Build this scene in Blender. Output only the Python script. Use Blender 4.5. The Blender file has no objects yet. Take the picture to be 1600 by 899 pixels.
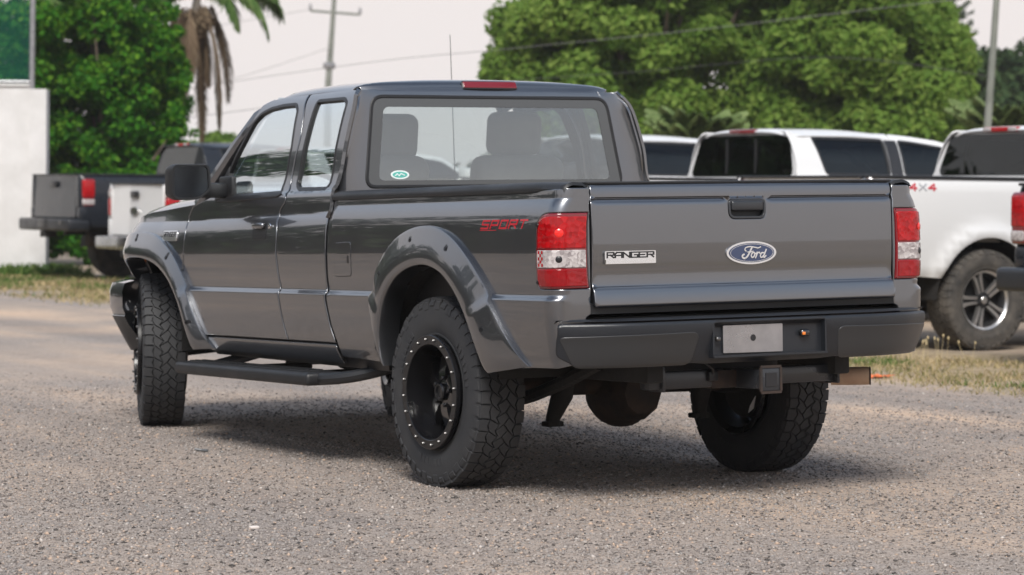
import bpy, bmesh, math, random
import numpy as np
from mathutils import Vector, Matrix
from mathutils.geometry import delaunay_2d_cdt

random.seed(7)
RNG = np.random.default_rng(11)
SC = bpy.context.scene
COL = SC.collection

# ------------------------------------------------------------------ camera
CAM = np.array([-6.03970924, -9.48669699, 1.15034699])
YAW, PITCH, ROLL, FPX = -0.52738884, -0.03215315, 0.01024097, 4219.97
def cam_axes():
    cy, sy, cp, sp = math.cos(YAW), math.sin(YAW), math.cos(PITCH), math.sin(PITCH)
    f = np.array([-sy*cp, cy*cp, sp]); r = np.array([cy, sy, 0.]); u = np.cross(r, f)
    c, s = math.cos(ROLL), math.sin(ROLL)
    return c*r+s*u, -s*r+c*u, f
AX_R, AX_U, AX_F = cam_axes()
cd = bpy.data.cameras.new('camera'); cam = bpy.data.objects.new('camera', cd); COL.objects.link(cam)
cd.sensor_width = 36.0; cd.lens = FPX/1600*36.0; cd.clip_start = .1; cd.clip_end = 5000
mw = Matrix.Identity(4)
for i in range(3):
    mw[i][0], mw[i][1], mw[i][2], mw[i][3] = AX_R[i], AX_U[i], -AX_F[i], CAM[i]
cam.matrix_world = mw
cd.dof.use_dof = True; cd.dof.focus_distance = 9.9; cd.dof.aperture_fstop = 4.9; cd.dof.aperture_blades = 9
SC.camera = cam

# ------------------------------------------------------------------ sky and sun
SUN_EL, SUN_AZ = math.radians(46), math.radians(236)       # azimuth measured from +X towards +Y
wd = bpy.data.worlds.new('World'); SC.world = wd; wd.use_nodes = True
nt = wd.node_tree; nt.nodes.clear()
def NN(t, ty, **kw):
    n = t.nodes.new(ty)
    for k, v in kw.items(): setattr(n, k, v)
    return n
out = NN(nt, 'ShaderNodeOutputWorld'); bg = NN(nt, 'ShaderNodeBackground')
sky = NN(nt, 'ShaderNodeTexSky', sky_type='NISHITA', sun_disc=False)
sky.sun_elevation = SUN_EL; sky.sun_rotation = math.pi/2-SUN_AZ; sky.air_density = 1.0; sky.dust_density = 2.5
bg.inputs[1].default_value = 0.1
tc = NN(nt, 'ShaderNodeTexCoord'); sep = NN(nt, 'ShaderNodeSeparateXYZ')
nt.links.new(tc.outputs['Generated'], sep.inputs[0])
mp = NN(nt, 'ShaderNodeMapping'); mp.inputs['Scale'].default_value = (1, 1, 3.2)
nz = NN(nt, 'ShaderNodeTexNoise'); nz.inputs['Scale'].default_value = 2.1; nz.inputs['Detail'].default_value = 7; nz.inputs['Roughness'].default_value = .58
nt.links.new(tc.outputs['Generated'], mp.inputs[0]); nt.links.new(mp.outputs[0], nz.inputs[0])
# cloud cover: thick towards the horizon, thinner and broken overhead
cov = NN(nt, 'ShaderNodeMapRange'); cov.inputs[1].default_value = .12; cov.inputs[2].default_value = .75; cov.inputs[3].default_value = .62; cov.inputs[4].default_value = -.05
nt.links.new(sep.outputs[2], cov.inputs[0])
add = NN(nt, 'ShaderNodeMath', operation='ADD'); nt.links.new(nz.outputs[0], add.inputs[0]); nt.links.new(cov.outputs[0], add.inputs[1])
rmp = NN(nt, 'ShaderNodeMapRange', interpolation_type='SMOOTHSTEP'); rmp.inputs[1].default_value = .38; rmp.inputs[2].default_value = .78; rmp.inputs[3].default_value = .12; rmp.inputs[4].default_value = 1.0
nt.links.new(add.outputs[0], rmp.inputs[0])
mixs = NN(nt, 'ShaderNodeMix', data_type='RGBA')
cc_ = NN(nt, 'ShaderNodeMix', data_type='RGBA'); ce = NN(nt, 'ShaderNodeMapRange'); ce.inputs[1].default_value = .12; ce.inputs[2].default_value = .55
nt.links.new(sep.outputs[2], ce.inputs[0]); nt.links.new(ce.outputs[0], cc_.inputs[0]); cc_.inputs[6].default_value = (8.0, 7.45, 7.3, 1); cc_.inputs[7].default_value = (5.4, 6.6, 8.4, 1); nt.links.new(cc_.outputs[2], mixs.inputs[7])
nt.links.new(rmp.outputs[0], mixs.inputs[0]); nt.links.new(sky.outputs[0], mixs.inputs[6])
nt.links.new(mixs.outputs[2], bg.inputs[0]); nt.links.new(bg.outputs[0], out.inputs[0])

sl = bpy.data.lights.new('sun', 'SUN'); sun = bpy.data.objects.new('sun', sl); COL.objects.link(sun)
sl.energy = 3.8; sl.angle = math.radians(24); sl.color = (1, .965, .915)
sd = Vector((math.cos(SUN_EL)*math.cos(SUN_AZ), math.cos(SUN_EL)*math.sin(SUN_AZ), math.sin(SUN_EL)))
sun.rotation_euler = sd.to_track_quat('Z', 'Y').to_euler(); sun.location = (0, 0, 60)
SC.view_settings.view_transform = 'Standard'; SC.view_settings.look = 'None'
SC.view_settings.exposure = 0.16; SC.view_settings.gamma = 1.0
SC.render.engine = 'CYCLES'
SC.cycles.max_bounces = 8; SC.cycles.transparent_max_bounces = 16; SC.cycles.caustics_reflective = False; SC.cycles.caustics_refractive = False

# ------------------------------------------------------------------ materials
MAT = {}
def mat(name, color=(.5, .5, .5), rough=.5, metal=0., coat=0., spec=.5, noise=None, bump=None, col2=None, nscale=8., rvar=0., trans=0., alpha=1., flake=0., emit=None, sss=0., backlight=0.):
    """procedural principled material; noise mixes color with col2; bump=(scale,strength,distance)"""
    m = bpy.data.materials.new(name); m.use_nodes = True; t = m.node_tree
    b = t.nodes['Principled BSDF']
    b.inputs['Base Color'].default_value = (*color, 1); b.inputs['Roughness'].default_value = rough
    b.inputs['Metallic'].default_value = metal; b.inputs['Coat Weight'].default_value = coat; b.inputs['Coat Roughness'].default_value = .025
    b.inputs['Specular IOR Level'].default_value = spec; b.inputs['Transmission Weight'].default_value = trans; b.inputs['Alpha'].default_value = alpha
    tcn = NN(t, 'ShaderNodeTexCoord')
    if col2 is not None:
        n = NN(t, 'ShaderNodeTexNoise'); n.inputs['Scale'].default_value = nscale; n.inputs['Detail'].default_value = 6; n.inputs['Roughness'].default_value = .62
        t.links.new(tcn.outputs['Object'], n.inputs[0])
        r = NN(t, 'ShaderNodeMapRange'); r.inputs[1].default_value = .35; r.inputs[2].default_value = .68
        t.links.new(n.outputs[0], r.inputs[0])
        mx = NN(t, 'ShaderNodeMix', data_type='RGBA'); mx.inputs[6].default_value = (*color, 1); mx.inputs[7].default_value = (*col2, 1)
        t.links.new(r.outputs[0], mx.inputs[0]); t.links.new(mx.outputs[2], b.inputs['Base Color'])
    if rvar > 0:
        n = NN(t, 'ShaderNodeTexNoise'); n.inputs['Scale'].default_value = 5.; n.inputs['Detail'].default_value = 8
        t.links.new(tcn.outputs['Object'], n.inputs[0])
        r = NN(t, 'ShaderNodeMapRange'); r.inputs[1].default_value = .3; r.inputs[2].default_value = .75; r.inputs[3].default_value = max(.0, rough-rvar); r.inputs[4].default_value = rough+rvar
        t.links.new(n.outputs[0], r.inputs[0]); t.links.new(r.outputs[0], b.inputs['Roughness'])
        if coat > 0:
            r2 = NN(t, 'ShaderNodeMapRange'); r2.inputs[1].default_value = .4; r2.inputs[2].default_value = .8; r2.inputs[3].default_value = .008; r2.inputs[4].default_value = .028
            t.links.new(n.outputs[0], r2.inputs[0]); t.links.new(r2.outputs[0], b.inputs['Coat Roughness'])
    if bump:
        n = NN(t, 'ShaderNodeTexNoise'); n.inputs['Scale'].default_value = bump[0]; n.inputs['Detail'].default_value = 4
        t.links.new(tcn.outputs['Object'], n.inputs[0])
        bp = NN(t, 'ShaderNodeBump'); bp.inputs['Strength'].default_value = bump[1]; bp.inputs['Distance'].default_value = bump[2]
        t.links.new(n.outputs[0], bp.inputs['Height']); t.links.new(bp.outputs[0], b.inputs['Normal'])
    if emit: b.inputs['Emission Color'].default_value = (*emit[0], 1); b.inputs['Emission Strength'].default_value = emit[1]
    MAT[name] = m
    return m
def glass(name, tint, refl=1.0, rough=0.0):
    m = bpy.data.materials.new(name); m.use_nodes = True; t = m.node_tree; t.nodes.clear()
    o = NN(t, 'ShaderNodeOutputMaterial'); tr = NN(t, 'ShaderNodeBsdfTransparent'); gl = NN(t, 'ShaderNodeBsdfGlossy')
    tr.inputs[0].default_value = (*tint, 1); gl.inputs['Roughness'].default_value = rough; gl.inputs[0].default_value = (.95, 1, 1, 1)
    fr = NN(t, 'ShaderNodeFresnel'); ge = NN(t, 'ShaderNodeNewGeometry'); io = NN(t, 'ShaderNodeMapRange'); io.inputs[3].default_value = 1.52; io.inputs[4].default_value = 1/1.52
    t.links.new(ge.outputs['Backfacing'], io.inputs[0]); t.links.new(io.outputs[0], fr.inputs[0])
    ml = NN(t, 'ShaderNodeMath', operation='MULTIPLY'); ml.inputs[1].default_value = 1.7*refl; ml.use_clamp = True
    mx = NN(t, 'ShaderNodeMixShader')
    t.links.new(fr.outputs[0], ml.inputs[0]); t.links.new(ml.outputs[0], mx.inputs[0]); t.links.new(tr.outputs[0], mx.inputs[1]); t.links.new(gl.outputs[0], mx.inputs[2]); t.links.new(mx.outputs[0], o.inputs[0])
    MAT[name] = m
    return m
def leafmat(name, c1, c2, c3, trans=.35):
    """leaves: colour varies from leaf to leaf, light shines through"""
    m = bpy.data.materials.new(name); m.use_nodes = True; t = m.node_tree; t.nodes.clear()
    o = NN(t, 'ShaderNodeOutputMaterial'); g = NN(t, 'ShaderNodeNewGeometry'); cr = NN(t, 'ShaderNodeValToRGB')
    cr.color_ramp.elements[0].color = (*c1, 1); cr.color_ramp.elements[1].color = (*c3, 1)
    e = cr.color_ramp.elements.new(.5); e.color = (*c2, 1)
    d = NN(t, 'ShaderNodeBsdfPrincipled'); d.inputs['Roughness'].default_value = .65; d.inputs['Specular IOR Level'].default_value = .15
    tl = NN(t, 'ShaderNodeBsdfTranslucent'); mx = NN(t, 'ShaderNodeMixShader'); mx.inputs[0].default_value = trans
    tcn = NN(t, 'ShaderNodeTexCoord'); no = NN(t, 'ShaderNodeTexNoise'); no.inputs['Scale'].default_value = .55; no.inputs['Detail'].default_value = 4; t.links.new(tcn.outputs['Object'], no.inputs[0])
    mr_ = NN(t, 'ShaderNodeMapRange'); mr_.inputs[1].default_value = .3; mr_.inputs[2].default_value = .7; mr_.inputs[3].default_value = -.28; mr_.inputs[4].default_value = .28; t.links.new(no.outputs[0], mr_.inputs[0])
    ad = NN(t, 'ShaderNodeMath', operation='ADD'); ad.use_clamp = True; t.links.new(g.outputs['Random Per Island'], ad.inputs[0]); t.links.new(mr_.outputs[0], ad.inputs[1])
    t.links.new(ad.outputs[0], cr.inputs[0]); t.links.new(cr.outputs[0], d.inputs['Base Color']); t.links.new(cr.outputs[0], tl.inputs[0])
    t.links.new(d.outputs[0], mx.inputs[1]); t.links.new(tl.outputs[0], mx.inputs[2]); t.links.new(mx.outputs[0], o.inputs[0])
    MAT[name] = m
    return m

mat('paint', (.122, .127, .139), .32, .94, 1.0, rvar=.03); MAT['paint'].node_tree.nodes['Principled BSDF'].inputs['Coat IOR'].default_value = 1.95
mat('plastic_black', (.010, .0105, .012), .5, bump=(420, .25, .002), rvar=.08)
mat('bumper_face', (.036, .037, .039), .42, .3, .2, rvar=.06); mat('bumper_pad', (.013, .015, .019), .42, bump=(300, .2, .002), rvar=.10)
mat('bar_black', (.022, .024, .028), .33, rvar=.1, coat=.2)
mat('rubber_seal', (.010, .010, .011), .45)
mat('tyre', (.020, .021, .024), .72, bump=(160, .3, .003), col2=(.032, .032, .033), nscale=9)
mat('rim_black', (.005, .005, .006), .30, coat=.25, spec=.35, rvar=.08)
mat('rim_gloss', (.006, .006, .007), .14, coat=.9, spec=.6); mat('bolt_steel', (.17, .167, .164), .42, 1.); mat('chrome_satin', (.78, .78, .77), .28, 1.)
mat('chrome', (.80, .80, .80), .10, 1.)
mat('badge_black', (.012, .012, .014), .35)
mat('emblem_blue', (.012, .028, .085), .15, coat=1.)
mat('decal_red', (.45, .012, .025), .35, coat=.6)
mat('under', (.006, .006, .006), .8, col2=(.014, .012, .011), nscale=6, bump=(40, .4, .01))
mat('rust', (.014, .011, .010), .8, col2=(.045, .026, .018), nscale=14, bump=(70, .4, .004))
mat('dusty_steel', (.56, .40, .28), .65, 0., col2=(.42, .28, .19), nscale=10, bump=(60, .2, .003))
mat('plate', (.42, .41, .42), .30, .85, col2=(.30, .30, .31), nscale=7, rvar=.08)
mat('lens_dark_red', (.16, .004, .008), .12, coat=1.)
def lens(name, c, c2, sc):
    m = mat(name, c, .12, coat=.35, spec=.35); t = m.node_tree; b = t.nodes['Principled BSDF']
    tcn = NN(t, 'ShaderNodeTexCoord'); v = NN(t, 'ShaderNodeTexVoronoi'); v.inputs['Scale'].default_value = sc
    t.links.new(tcn.outputs['Object'], v.inputs[0])
    mx = NN(t, 'ShaderNodeMix', data_type='RGBA'); mx.inputs[6].default_value = (*c, 1); mx.inputs[7].default_value = (*c2, 1)
    sp = NN(t, 'ShaderNodeSeparateColor'); t.links.new(v.outputs['Color'], sp.inputs[0]); t.links.new(sp.outputs[0], mx.inputs[0]); t.links.new(mx.outputs[2], b.inputs['Base Color'])
    bp = NN(t, 'ShaderNodeBump'); bp.inputs['Strength'].default_value = .35; bp.inputs['Distance'].default_value = .004
    t.links.new(v.outputs['Distance'], bp.inputs['Height']); t.links.new(bp.outputs[0], b.inputs['Normal'])
lens('lens_red', (.25, .001, .003), (.40, .004, .007), 48)
lens('lens_low', (.21, .001, .004), (.26, .002, .005), 40)
lens('lens_clear', (.52, .48, .47), (.24, .21, .21), 75)
mat('bulb', (.75, .02, .015), .15, coat=.5)
mat('amber', (.75, .20, .02), .15, coat=1.)
mat('interior', (.27, .27, .265), .85, bump=(200, .3, .003), col2=(.21, .21, .205), nscale=4)
mat('interior_dark', (.10, .10, .10), .8)
mat('fritband', (.075, .078, .08), .15)
mat('mirror_glass', (.07, .073, .078), .16, 1.)
mat('sticker_white', (.72, .78, .76), .4); mat('sticker_green', (.10, .42, .36), .4)
mat('white_mark', (.8, .8, .8), .5)
glass('glass_clear', (.84, .91, .92), 2.6); glass('glass_back', (.82, .85, .83), 3.3)
glass('glass_dark', (.05, .055, .06), .6)

# ------------------------------------------------------------------ mesh helpers
def tag(o, label=None, cat=None, group=None, kind=None):
    if label: o['label'] = label
    if cat: o['category'] = cat
    if group: o['group'] = group
    if kind: o['kind'] = kind
    return o
def empty(name, loc=(0, 0, 0), rz=0.):
    o = bpy.data.objects.new(name, None); COL.objects.link(o); o.location = loc; o.rotation_euler = (0, 0, rz); o.empty_display_size = .3
    return o
def mk(name, V, F, material, parent=None, N=None, ang=35, smooth=True, mesh_only=False):
    me = bpy.data.meshes.new(name)
    me.from_pydata([tuple(map(float, v)) for v in V], [], [tuple(map(int, f)) for f in F])
    if N is not None:
        me.polygons.foreach_set('use_smooth', [True]*len(me.polygons)); me.update()
        me.normals_split_custom_set_from_vertices([tuple(map(float, n)) for n in N])
    else:
        bm = bmesh.new(); bm.from_mesh(me); bmesh.ops.recalc_face_normals(bm, faces=bm.faces)
        a = math.radians(ang)
        for f in bm.faces: f.smooth = smooth
        for e in bm.edges:
            e.smooth = smooth and len(e.link_faces) == 2 and e.calc_face_angle(0.) < a
        bm.to_mesh(me); bm.free()
    me.materials.append(MAT[material] if isinstance(material, str) else material)
    if mesh_only: return me
    return inst(name, me, parent)
def inst(name, me, parent=None, matrix=None):
    o = bpy.data.objects.new(name, me); COL.objects.link(o); o.parent = parent
    if matrix is not None: o.matrix_local = matrix
    return o
class Acc:
    """collects pieces that are one solid part"""
    def __init__(s): s.V, s.F = [], []
    def add(s, vf, M=None):
        V, F = vf; n = len(s.V)
        if M is not None: V = [tuple(M @ Vector(v)) for v in V]
        s.V += [tuple(v) for v in V]; s.F += [tuple(i+n for i in f) for f in F]
        return s
    def xf(s, fn): s.V = [tuple(fn(v)) for v in s.V]; return s
    @property
    def vf(s): return s.V, s.F
def rbox(c, sz, bev=.0, seg=2, rot=None):
    bm = bmesh.new(); bmesh.ops.create_cube(bm, size=1)
    for v in bm.verts: v.co = Vector((v.co.x*sz[0], v.co.y*sz[1], v.co.z*sz[2]))
    if bev > 0: bmesh.ops.bevel(bm, geom=list(bm.edges), offset=bev, segments=seg, profile=.5, affect='EDGES')
    bm.verts.index_update()
    V = [v.co.copy() for v in bm.verts]; F = [[v.index for v in f.verts] for f in bm.faces]; bm.free()
    if rot is not None: V = [rot @ v for v in V]
    return [(v.x+c[0], v.y+c[1], v.z+c[2]) for v in V], F
def revolve(prof, seg=48, axis='X', closed=False, c=(0, 0, 0)):
    """prof: list of (r, along)"""
    V, F = [], []; n = len(prof)
    for i in range(seg):
        a = 2*math.pi*i/seg
        for r, x in prof:
            p = (x, r*math.cos(a), r*math.sin(a))
            if axis == 'Y': p = (p[1], p[0], p[2])
            if axis == 'Z': p = (p[1], p[2], p[0])
            V.append((p[0]+c[0], p[1]+c[1], p[2]+c[2]))
    for i in range(seg):
        j = (i+1) % seg
        for k in range(n if closed else n-1):
            l = (k+1) % n
            F.append((i*n+k, i*n+l, j*n+l, j*n+k))
    return V, F
def tube(path, rad, seg=10, cap=True, up=(0, 0, 1)):
    P = [np.array(p, float) for p in path]; n = len(P)
    rad = [rad]*n if np.isscalar(rad) else rad
    V, F = [], []
    pn = None
    for i in range(n):
        d = P[min(i+1, n-1)]-P[max(i-1, 0)]; d /= np.linalg.norm(d)+1e-9
        if pn is None:
            u = np.array(up, float)
            if abs(u @ d) > .95: u = np.array((1., 0, 0))
            s = np.cross(d, u)
        else: s = pn-d*(pn @ d)
        s /= np.linalg.norm(s)+1e-9; pn = s; w = np.cross(s, d)
        for k in range(seg):
            a = 2*math.pi*k/seg
            V.append(tuple(P[i]+rad[i]*(math.cos(a)*s+math.sin(a)*w)))
    for i in range(n-1):
        for k in range(seg):
            l = (k+1) % seg
            F.append((i*seg+k, i*seg+l, (i+1)*seg+l, (i+1)*seg+k))
    if cap: F.append(tuple(range(seg))); F.append(tuple((n-1)*seg+k for k in range(seg)))
    return V, F
def prism(poly, d0, d1, fn):
    """extrude a 2D polygon between depths d0,d1; fn(u,v,d)->xyz"""
    n = len(poly)
    V = [fn(u, v, d0) for u, v in poly]+[fn(u, v, d1) for u, v in poly]
    F = [tuple(range(n)), tuple(range(2*n-1, n-1, -1))]+[(i, (i+1) % n, n+(i+1) % n, n+i) for i in range(n)]
    return V, F
def grid(P):
    """P: (n,m,3) array -> quads"""
    n, m = len(P), len(P[0]); V = [tuple(P[i][j]) for i in range(n) for j in range(m)]
    F = [(i*m+j, i*m+j+1, (i+1)*m+j+1, (i+1)*m+j) for i in range(n-1) for j in range(m-1)]
    return V, F
def ribbons(lines, th, fn, d0, d1):
    """lettering: every stroke a raised bar; fn(u,v,d)->xyz"""
    a = Acc(); k = 0
    for ln in lines:
        for (x0, y0), (x1, y1) in zip(ln[:-1], ln[1:]):
            L = math.hypot(x1-x0, y1-y0)
            if L < 1e-6: continue
            dx, dy = (x1-x0)/L*th/2, (y1-y0)/L*th/2
            q = [(x0-dx*.8+dy, y0-dy*.8-dx), (x1+dx*.8+dy, y1+dy*.8-dx), (x1+dx*.8-dy, y1+dy*.8+dx), (x0-dx*.8-dy, y0-dy*.8+dx)]
            k += 1; a.add(prism(q, d0, d1+.00012*(k % 9), fn))
    return a.vf
GLY = {'R': [[(0, 0), (0, 1), (1, 1), (1, .5), (.12, .5)], [(.5, .5), (1, 0)]], 'A': [[(0, 0), (0, .75), (.25, 1), (1, 1), (1, 0)], [(0, .42), (1, .42)]],
       'N': [[(0, 0), (0, 1), (1, 0), (1, 1)]], 'G': [[(1, 1), (0, 1), (0, 0), (1, 0), (1, .5), (.5, .5)]], 'E': [[(1, 1), (0, 1), (0, 0), (1, 0)], [(0, .5), (.85, .5)]],
       'S': [[(1, 1), (0, 1), (0, .52), (1, .48), (1, 0), (0, 0)]], 'P': [[(0, 0), (0, 1), (1, 1), (1, .42), (.05, .42)]], 'O': [[(0, 0), (0, 1), (1, 1), (1, 0), (0, 0)]],
       'T': [[(0, 1), (1, 1)], [(.5, 1), (.5, 0)]], '4': [[(.75, 0), (.75, 1), (0, .35), (1, .35)]], 'X': [[(0, 0), (1, 1)], [(0, 1), (1, 0)]],
       'L': [[(0, 1), (0, 0), (1, 0)]], 'H': [[(0, 0), (0, 1)], [(1, 0), (1, 1)], [(0, .5), (1, .5)]]}
def word(txt, x0, x1, y0, y1, gap=.3, shear=0.):
    n = len(txt); cw = (x1-x0)/(n+gap*(n-1)); o = []
    for i, ch in enumerate(txt):
        for ln in GLY[ch]:
            o.append([(x0+cw*(i*(1+gap)+px)+shear*py*(y1-y0), y0+py*(y1-y0)) for px, py in ln])
    return o

def pchip(xs, ys, n=1500):
    x, y = np.array(xs, float), np.array(ys, float); h = np.diff(x); d = np.diff(y)/h; m = np.zeros(len(x))
    m[0], m[-1] = d[0], d[-1]
    for i in range(1, len(x)-1):
        if d[i-1]*d[i] > 0:
            w1, w2 = 2*h[i]+h[i-1], h[i]+2*h[i-1]; m[i] = (w1+w2)/(w1/d[i-1]+w2/d[i])
    X = np.unique(np.concatenate([np.linspace(x[0], x[-1], n), x])); k = np.clip(np.searchsorted(x, X)-1, 0, len(x)-2); t = (X-x[k])/h[k]
    Y = (2*t**3-3*t**2+1)*y[k]+(t**3-2*t**2+t)*h[k]*m[k]+(-2*t**3+3*t**2)*y[k+1]+(t**3-t**2)*h[k]*m[k+1]
    return lambda q: np.interp(q, X, Y)
def smooth(a, b, x):
    t = np.clip((x-a)/(b-a), 0, 1); return t*t*(3-2*t)
def dens(poly, step, closed=True):
    o = []; n = len(poly)
    for i in range(n if closed else n-1):
        a, b = np.array(poly[i], float), np.array(poly[(i+1) % n], float); k = max(1, int(math.ceil(np.linalg.norm(b-a)/step)))
        for j in range(k): o.append(a+(b-a)*j/k)
    if not closed: o.append(np.array(poly[-1], float))
    return np.array(o)
def spline(pts, n=12, closed=False):
    """Catmull-Rom through 2D/3D points"""
    P = [np.array(p, float) for p in pts]; o = []; N = len(P)
    for i in range(N if closed else N-1):
        p0 = P[(i-1) % N] if closed or i > 0 else P[0]; p1 = P[i]; p2 = P[(i+1) % N]; p3 = P[(i+2) % N] if closed or i+2 < N else P[-1]
        for j in range(n):
            t = j/n; o.append(.5*((2*p1)+(-p0+p2)*t+(2*p0-5*p1+4*p2-p3)*t*t+(-p0+3*p1-3*p2+p3)*t**3))
    if not closed: o.append(P[-1])
    return o
def rounded(poly, r, seg=5):
    """round the corners of a 2D polygon; r is one radius or one for each corner"""
    n = len(poly); o = []
    for i in range(n):
        a, b, c = (np.array(poly[k % n], float) for k in (i-1, i, i+1)); rr = r[i] if hasattr(r, '__len__') else r
        la, lc = np.linalg.norm(a-b), np.linalg.norm(c-b); d = min(rr, la*.48, lc*.48)
        if d < 1e-4: o.append(b); continue
        p, q = b+(a-b)/la*d, b+(c-b)/lc*d
        for k in range(seg+1):
            t = k/seg; o.append((1-t)**2*p+2*t*(1-t)*b+t*t*q)
    return o
def area(p): return .5*sum(p[i][0]*p[(i+1) % len(p)][1]-p[(i+1) % len(p)][0]*p[i][1] for i in range(len(p)))
def inset(p, d):
    p = np.array(p); a = np.roll(p, 1, 0); c = np.roll(p, -1, 0)
    e1 = p-a; e2 = c-p; e1 /= np.linalg.norm(e1, axis=1)[:, None]+1e-12; e2 /= np.linalg.norm(e2, axis=1)[:, None]+1e-12
    n = np.stack([-(e1+e2)[:, 1], (e1+e2)[:, 0]], 1); l = np.linalg.norm(n, axis=1)[:, None]+1e-9; n /= l
    cs = np.clip((n*np.stack([-e1[:, 1], e1[:, 0]], 1)).sum(1), .5, 1)[:, None]
    return p+n*d/cs
def inside(pts, poly):
    x, y = pts[:, 0], pts[:, 1]; r = np.zeros(len(pts), bool); n = len(poly)
    for i in range(n):
        x0, y0 = poly[i]; x1, y1 = poly[(i+1) % n]
        if y0 == y1: continue
        m = ((y0 > y) != (y1 > y)) & (x < (x1-x0)*(y-y0)/(y1-y0)+x0)
        r ^= m
    return r
def panel(outline, surf, hint, res=.035, rows=None, holes=(), rim=.016, bev=.003, off=0., step=.018):
    """sheet panel with its own rounded and turned-in edge: outline in (u,v), surf(u[],v[])->(n,3)"""
    loops = []
    for k, pl in enumerate([outline]+list(holes)):
        p = dens(pl, step)
        keep = np.linalg.norm(p-np.roll(p, 1, 0), axis=1) > 1e-4; p = p[keep]
        if (area(p) > 0) != (k == 0): p = p[::-1]
        loops.append((inset(p, bev), p))
    ul, vl = loops[0][1].min(0), loops[0][1].max(0)
    us = np.arange(ul[0]+res*.5, vl[0], res); vs = np.arange(ul[1]+res*.5, vl[1], res)
    if rows is not None: vs = np.array(sorted(set([float(v) for v in vs if min(abs(v-r) for r in rows) > .4*res]+[r for r in rows if ul[1] < r < vl[1]])))
    G = np.array([(u, v) for v in vs for u in us]) if len(us) and len(vs) else np.zeros((0, 2))
    if len(G):
        m = inside(G, loops[0][0])
        for i, _ in loops[1:]: m &= ~inside(G, i)
        G = G[m]
        B = np.concatenate([l[0] for l in loops])
        if len(G):
            d = np.full(len(G), 9.)
            for s in range(0, len(G), 400): d[s:s+400] = np.sqrt(((G[s:s+400, None]-B[None])**2).sum(2)).min(1)
            G = G[d > step*.45]
    pts, ed = [], []
    for i, _ in loops:
        n0 = len(pts); pts += [tuple(q) for q in i]; ed += [(n0+j, n0+(j+1) % len(i)) for j in range(len(i))]
    nb = len(pts); pts += [tuple(q) for q in G]
    r = delaunay_2d_cdt([Vector(q) for q in pts], ed, [], 0, 1e-7)
    U = np.array([(v.x, v.y) for v in r[0]]); T = np.array(r[2]); src = r[3]
    c = U[T].mean(1); m = inside(c, loops[0][0])
    for i, _ in loops[1:]: m &= ~inside(c, i)
    T = T[m]
    hint = np.array(hint, float)
    def SN(Q):
        e = .0012; p = surf(Q[:, 0], Q[:, 1]); du = surf(Q[:, 0]+e, Q[:, 1])-surf(Q[:, 0]-e, Q[:, 1]); dv = surf(Q[:, 0], Q[:, 1]+e)-surf(Q[:, 0], Q[:, 1]-e)
        n = np.cross(du, dv); n /= np.linalg.norm(n, axis=1)[:, None]+1e-12
        return p, n
    P, Nn = SN(U); sg = 1. if (Nn @ hint).sum() >= 0 else -1.
    Nn = Nn*sg; P = P+Nn*off
    V = list(P); NV = list(Nn); F = [tuple(t) if sg > 0 else tuple(t[::-1]) for t in T]
    inv = {}
    for k, s in enumerate(src):
        for q in s: inv[q] = k
    k0 = 0
    for i, p in loops:
        n = len(i); po, no = SN(p); no = no*sg; po = po+no*off; pi_, _ = SN(i); pi_ = pi_+no*off
        ow = po-pi_; ow -= no*(ow*no).sum(1)[:, None]; ow /= np.linalg.norm(ow, axis=1)[:, None]+1e-9
        a = len(V); V += list(po-no*bev*.8); nn = no+ow; NV += list(nn/np.linalg.norm(nn, axis=1)[:, None])
        b = len(V); V += list(po-no*(bev+.002)); NV += list(ow)
        c_ = len(V); V += list(po-no*rim); NV += list(ow)
        for j in range(n):
            l = (j+1) % n
            i0, i1 = inv.get(k0+j), inv.get(k0+l)
            for (A, Bq, C, D) in ((i0, a+j, a+l, i1), (a+j, b+j, b+l, a+l), (b+j, c_+j, c_+l, b+l)):
                if A is None or D is None or A == D: continue
                F.append((A, Bq, C, D) if sg > 0 else (D, C, Bq, A))
        k0 += n
    return np.array(V), F, np.array(NV)
def mirror(pv):
    V, F, N = pv; s = np.array([-1., 1, 1]); return V*s, [f[::-1] for f in F], N*s
# ================================================================== the grey pickup
BP_, BR_ = -.022, -.019            # the body sits a little nose-down and leans on its springs
TA = np.array([[1, 0, BR_], [0, 1, -BP_], [-BR_, BP_, 1.]]); TT = np.array([-BR_*.6, BP_*.6, -BP_])
TAi = np.linalg.inv(TA)
def tilt(V): return np.asarray(V, float) @ TA.T+TT
def ray_body(px, py):
    d = (px-800)/FPX*AX_R-(py-449.5)/FPX*AX_U+AX_F
    return TAi @ (CAM-TT), TAi @ d
truck = empty('pickup_truck', (0, 0, 0))
tag(truck, 'dark grey extended cab pickup with flared arches and black bolted wheels on gravel', 'pickup truck')
def part(name, vf, material, parent=truck, ang=35, N=None, body=True):
    if hasattr(vf, 'vf'): vf = vf.vf
    V = tilt(vf[0]) if body else vf[0]
    return mk(name, V, vf[1], material, parent, ang=ang)
def ppart(name, pv, material, parent=truck, both=False, pname=None):
    V, F, N = pv; o = mk(name, tilt(V), F, material, parent, N=N @ TA.T)
    if both:
        V, F, N = mirror(pv); o2 = mk(name, tilt(V), F, material, pname or parent, N=N @ TA.T)
        return o, o2
    return o

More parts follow.
